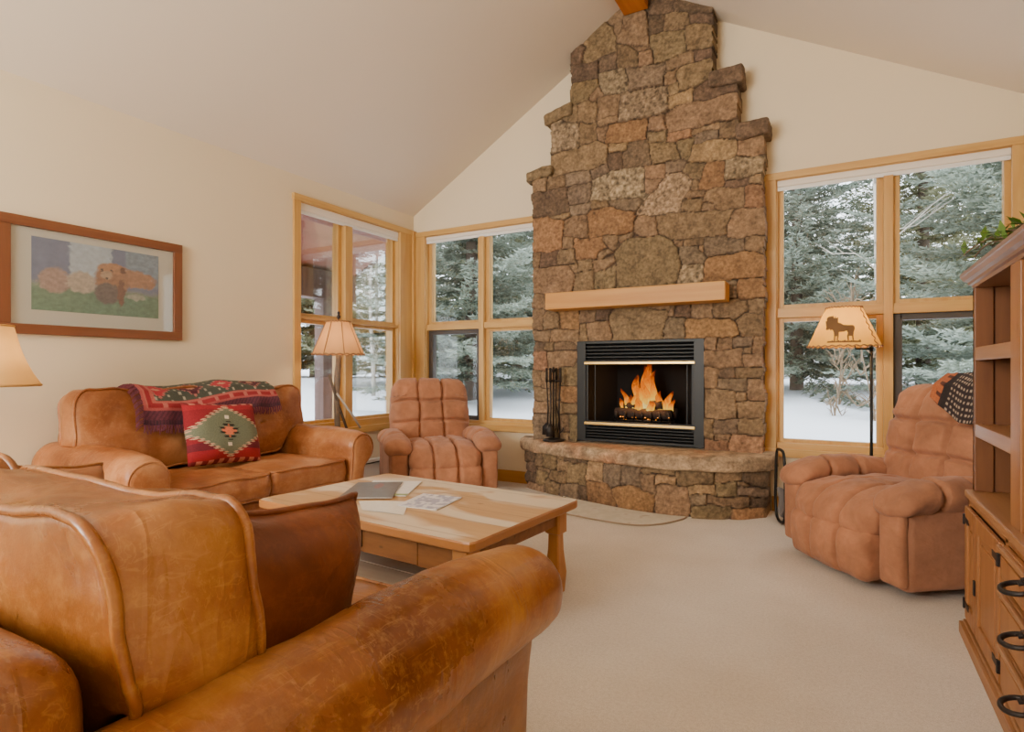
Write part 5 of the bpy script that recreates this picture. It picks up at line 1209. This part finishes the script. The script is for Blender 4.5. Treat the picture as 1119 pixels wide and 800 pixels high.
for row, (y0, n_) in enumerate(((24, 11), (30, 13), (37, 15))):
    for i in range(n_):
        TREES.append(('BAC'[(i+row) % 3], -26-row*5+(i+.5*(row % 2))*(40+row*10)/n_+1.1*math.sin(i*2.3+row), y0+2.0*math.sin(i*1.7+row), .74+.12*math.sin(i*3.1), i*1.3, 'distant spruce in the forest rows beyond the snow clearing')); k_ += 1
for i in range(7): TREES.append(('BAC'[i % 3], -15.5-1.5*math.sin(i*2)-2.5*(i % 2), 2.5+2.3*i, 1.0+.15*math.sin(i*4), i*.9, 'distant spruce in the forest rows beyond the snow clearing'))
seen = {}
for kd, x, y, sc, rz, lab in TREES:
    pr = {'A': protoA, 'B': protoB, 'C': protoC}[kd]; o = pr if kd not in seen else copy_tree(pr); seen[kd] = 1
    o.location = (x, y, ground_z(x, y)-.1); o.rotation_euler = (0, 0, rz); o.scale = (sc,)*3; tag(o, lab, 'tree', 'forest spruces in the distance' if lab.startswith('distant spruce in the forest') else GT)
def bare_tree(x, y, H, lean, seed, label, name='birch_tree', r0=.05, nb=16, lo=.25, mat='pale_bark'):
    r = random.Random(seed); t = thing(name, (x, y, ground_z(x, y)-.05), label, 'tree' if 'tree' in name else 'shrub')
    P = [Vector((lean*z/H*H*.14+.05*math.sin(z*1.3+seed), .05*math.cos(z*1.1), z)) for z in np.linspace(0, H, 16)]
    m = MB(); m.tube(P, [r0*(1-.8*i/15) for i in range(16)], 7); m.build('trunk', M[mat], t, True)
    m = MB()
    for k in range(nb):
        i = int((lo+(1-lo)*r.random())*14); p = P[i]; a = r.random()*6.28; L = r.uniform(.4, 1.2)*H/6
        q = [p+Vector((math.cos(a)*L*s, math.sin(a)*L*s, L*s*.6+.1*math.sin(s*5+k))) for s in np.linspace(0, 1, 6)]; m.tube(q, [.014*(1-.8*s/5) for s in range(6)], 5)
        for w in range(3):
            b = q[2+w]; a2 = a+r.uniform(-1, 1); m.tube([b, b+Vector((math.cos(a2)*L*.4, math.sin(a2)*L*.4, L*.3))], [.006, .002], 4)
    m.build('branches', M['twig' if mat != 'pale_bark' else mat], t)
bare_tree(.62, 9.9, 6.2, -.55, 3, 'thin bare pale trunk leaning in the left pane of the right-hand window')
bare_tree(-9.0, 9.6, 6.5, .3, 8, 'thin bare aspen by the porch roof edge in the left window')
for k, (x, y) in enumerate(((-.15, 9.3), (.35, 8.9), (-.05, 10.4))):
    bare_tree(x, y, 1.5+.25*k, (-1)**k*.9, 20+k, 'bare twiggy shrub behind the snow bank in the lower right-hand window', 'bare_shrub', .012, 22, .05, 'twig')
    C.objects[-1]
for o in C.objects:
    if o.name.startswith('bare_shrub'): tag(o, group='bare shrubs at the snow bank')

# ================================================================== LIGHT, WORLD, CAMERA
w = bpy.data.worlds.new('overcast_sky'); bpy.context.scene.world = w; w.use_nodes = True; nt = w.node_tree; nt.nodes.clear()
out = nt.nodes.new('ShaderNodeOutputWorld'); bg = nt.nodes.new('ShaderNodeBackground'); tc = nt.nodes.new('ShaderNodeTexCoord'); nz = nt.nodes.new('ShaderNodeTexNoise'); rp = nt.nodes.new('ShaderNodeValToRGB')
nz.inputs['Scale'].default_value = 5; nz.inputs['Detail'].default_value = 5
rp.color_ramp.elements[0].position = .35; rp.color_ramp.elements[0].color = srgb(220, 228, 238); rp.color_ramp.elements[1].position = .65; rp.color_ramp.elements[1].color = srgb(248, 250, 255)
nt.links.new(tc.outputs['Generated'], nz.inputs['Vector']); nt.links.new(nz.outputs['Fac'], rp.inputs['Fac']); nt.links.new(rp.outputs['Color'], bg.inputs['Color']); nt.links.new(bg.outputs[0], out.inputs[0])
bg.inputs['Strength'].default_value = 5.8
def area(name, loc, target, sx, sy, power, col):
    l = bpy.data.lights.new(name, 'AREA'); l.shape = 'RECTANGLE'; l.size = sx; l.size_y = sy; l.energy = power; l.color = col
    o = bpy.data.objects.new(name, l); C.objects.link(o); o.location = loc; o.rotation_euler = (Vector(target)-Vector(loc)).to_track_quat('-Z', 'Y').to_euler(); return o
area('ceiling_bounce_fill', (-2.6, -2.3, 1.9), (-1.6, 2.8, 4.2), 2.2, 1.6, 225, (1, .98, .92))  # added unseen fill behind the camera, aimed up to bounce off the ceiling
area('room_fill', (-2.9, -2.9, 3.2), (-1.2, 2.6, .4), 2.0, 1.0, 72, (1, .98, .92))  # added unseen fill from high behind the camera, no fixture there
l = bpy.data.lights.new('fire_glow', 'POINT'); l.energy = 6; l.color = (1, .45, .12); l.shadow_soft_size = .08
o = bpy.data.objects.new('fire_glow', l); C.objects.link(o); o.location = (-1.55, 5.12, .95)

cam = bpy.data.cameras.new('camera'); co = bpy.data.objects.new('camera', cam); C.objects.link(co); bpy.context.scene.camera = co
cam.sensor_width = 36; cam.lens = 638/1119*36; cam.shift_y = 4/1119; cam.clip_start = .02; cam.clip_end = 300
co.location = (0, 0, 1.15); co.rotation_euler = (PI/2, 0, math.radians(29.5))
sc = bpy.context.scene
sc.view_settings.view_transform = 'AgX'; sc.view_settings.look = 'None'; sc.view_settings.exposure = 0.34; sc.view_settings.gamma = 1
sc.cycles.use_denoising = True; sc.cycles.max_bounces = 8; sc.cycles.diffuse_bounces = 4; sc.cycles.transparent_max_bounces = 24; sc.cycles.caustics_reflective = False; sc.cycles.caustics_refractive = False
sc.cycles.sample_clamp_indirect = 6
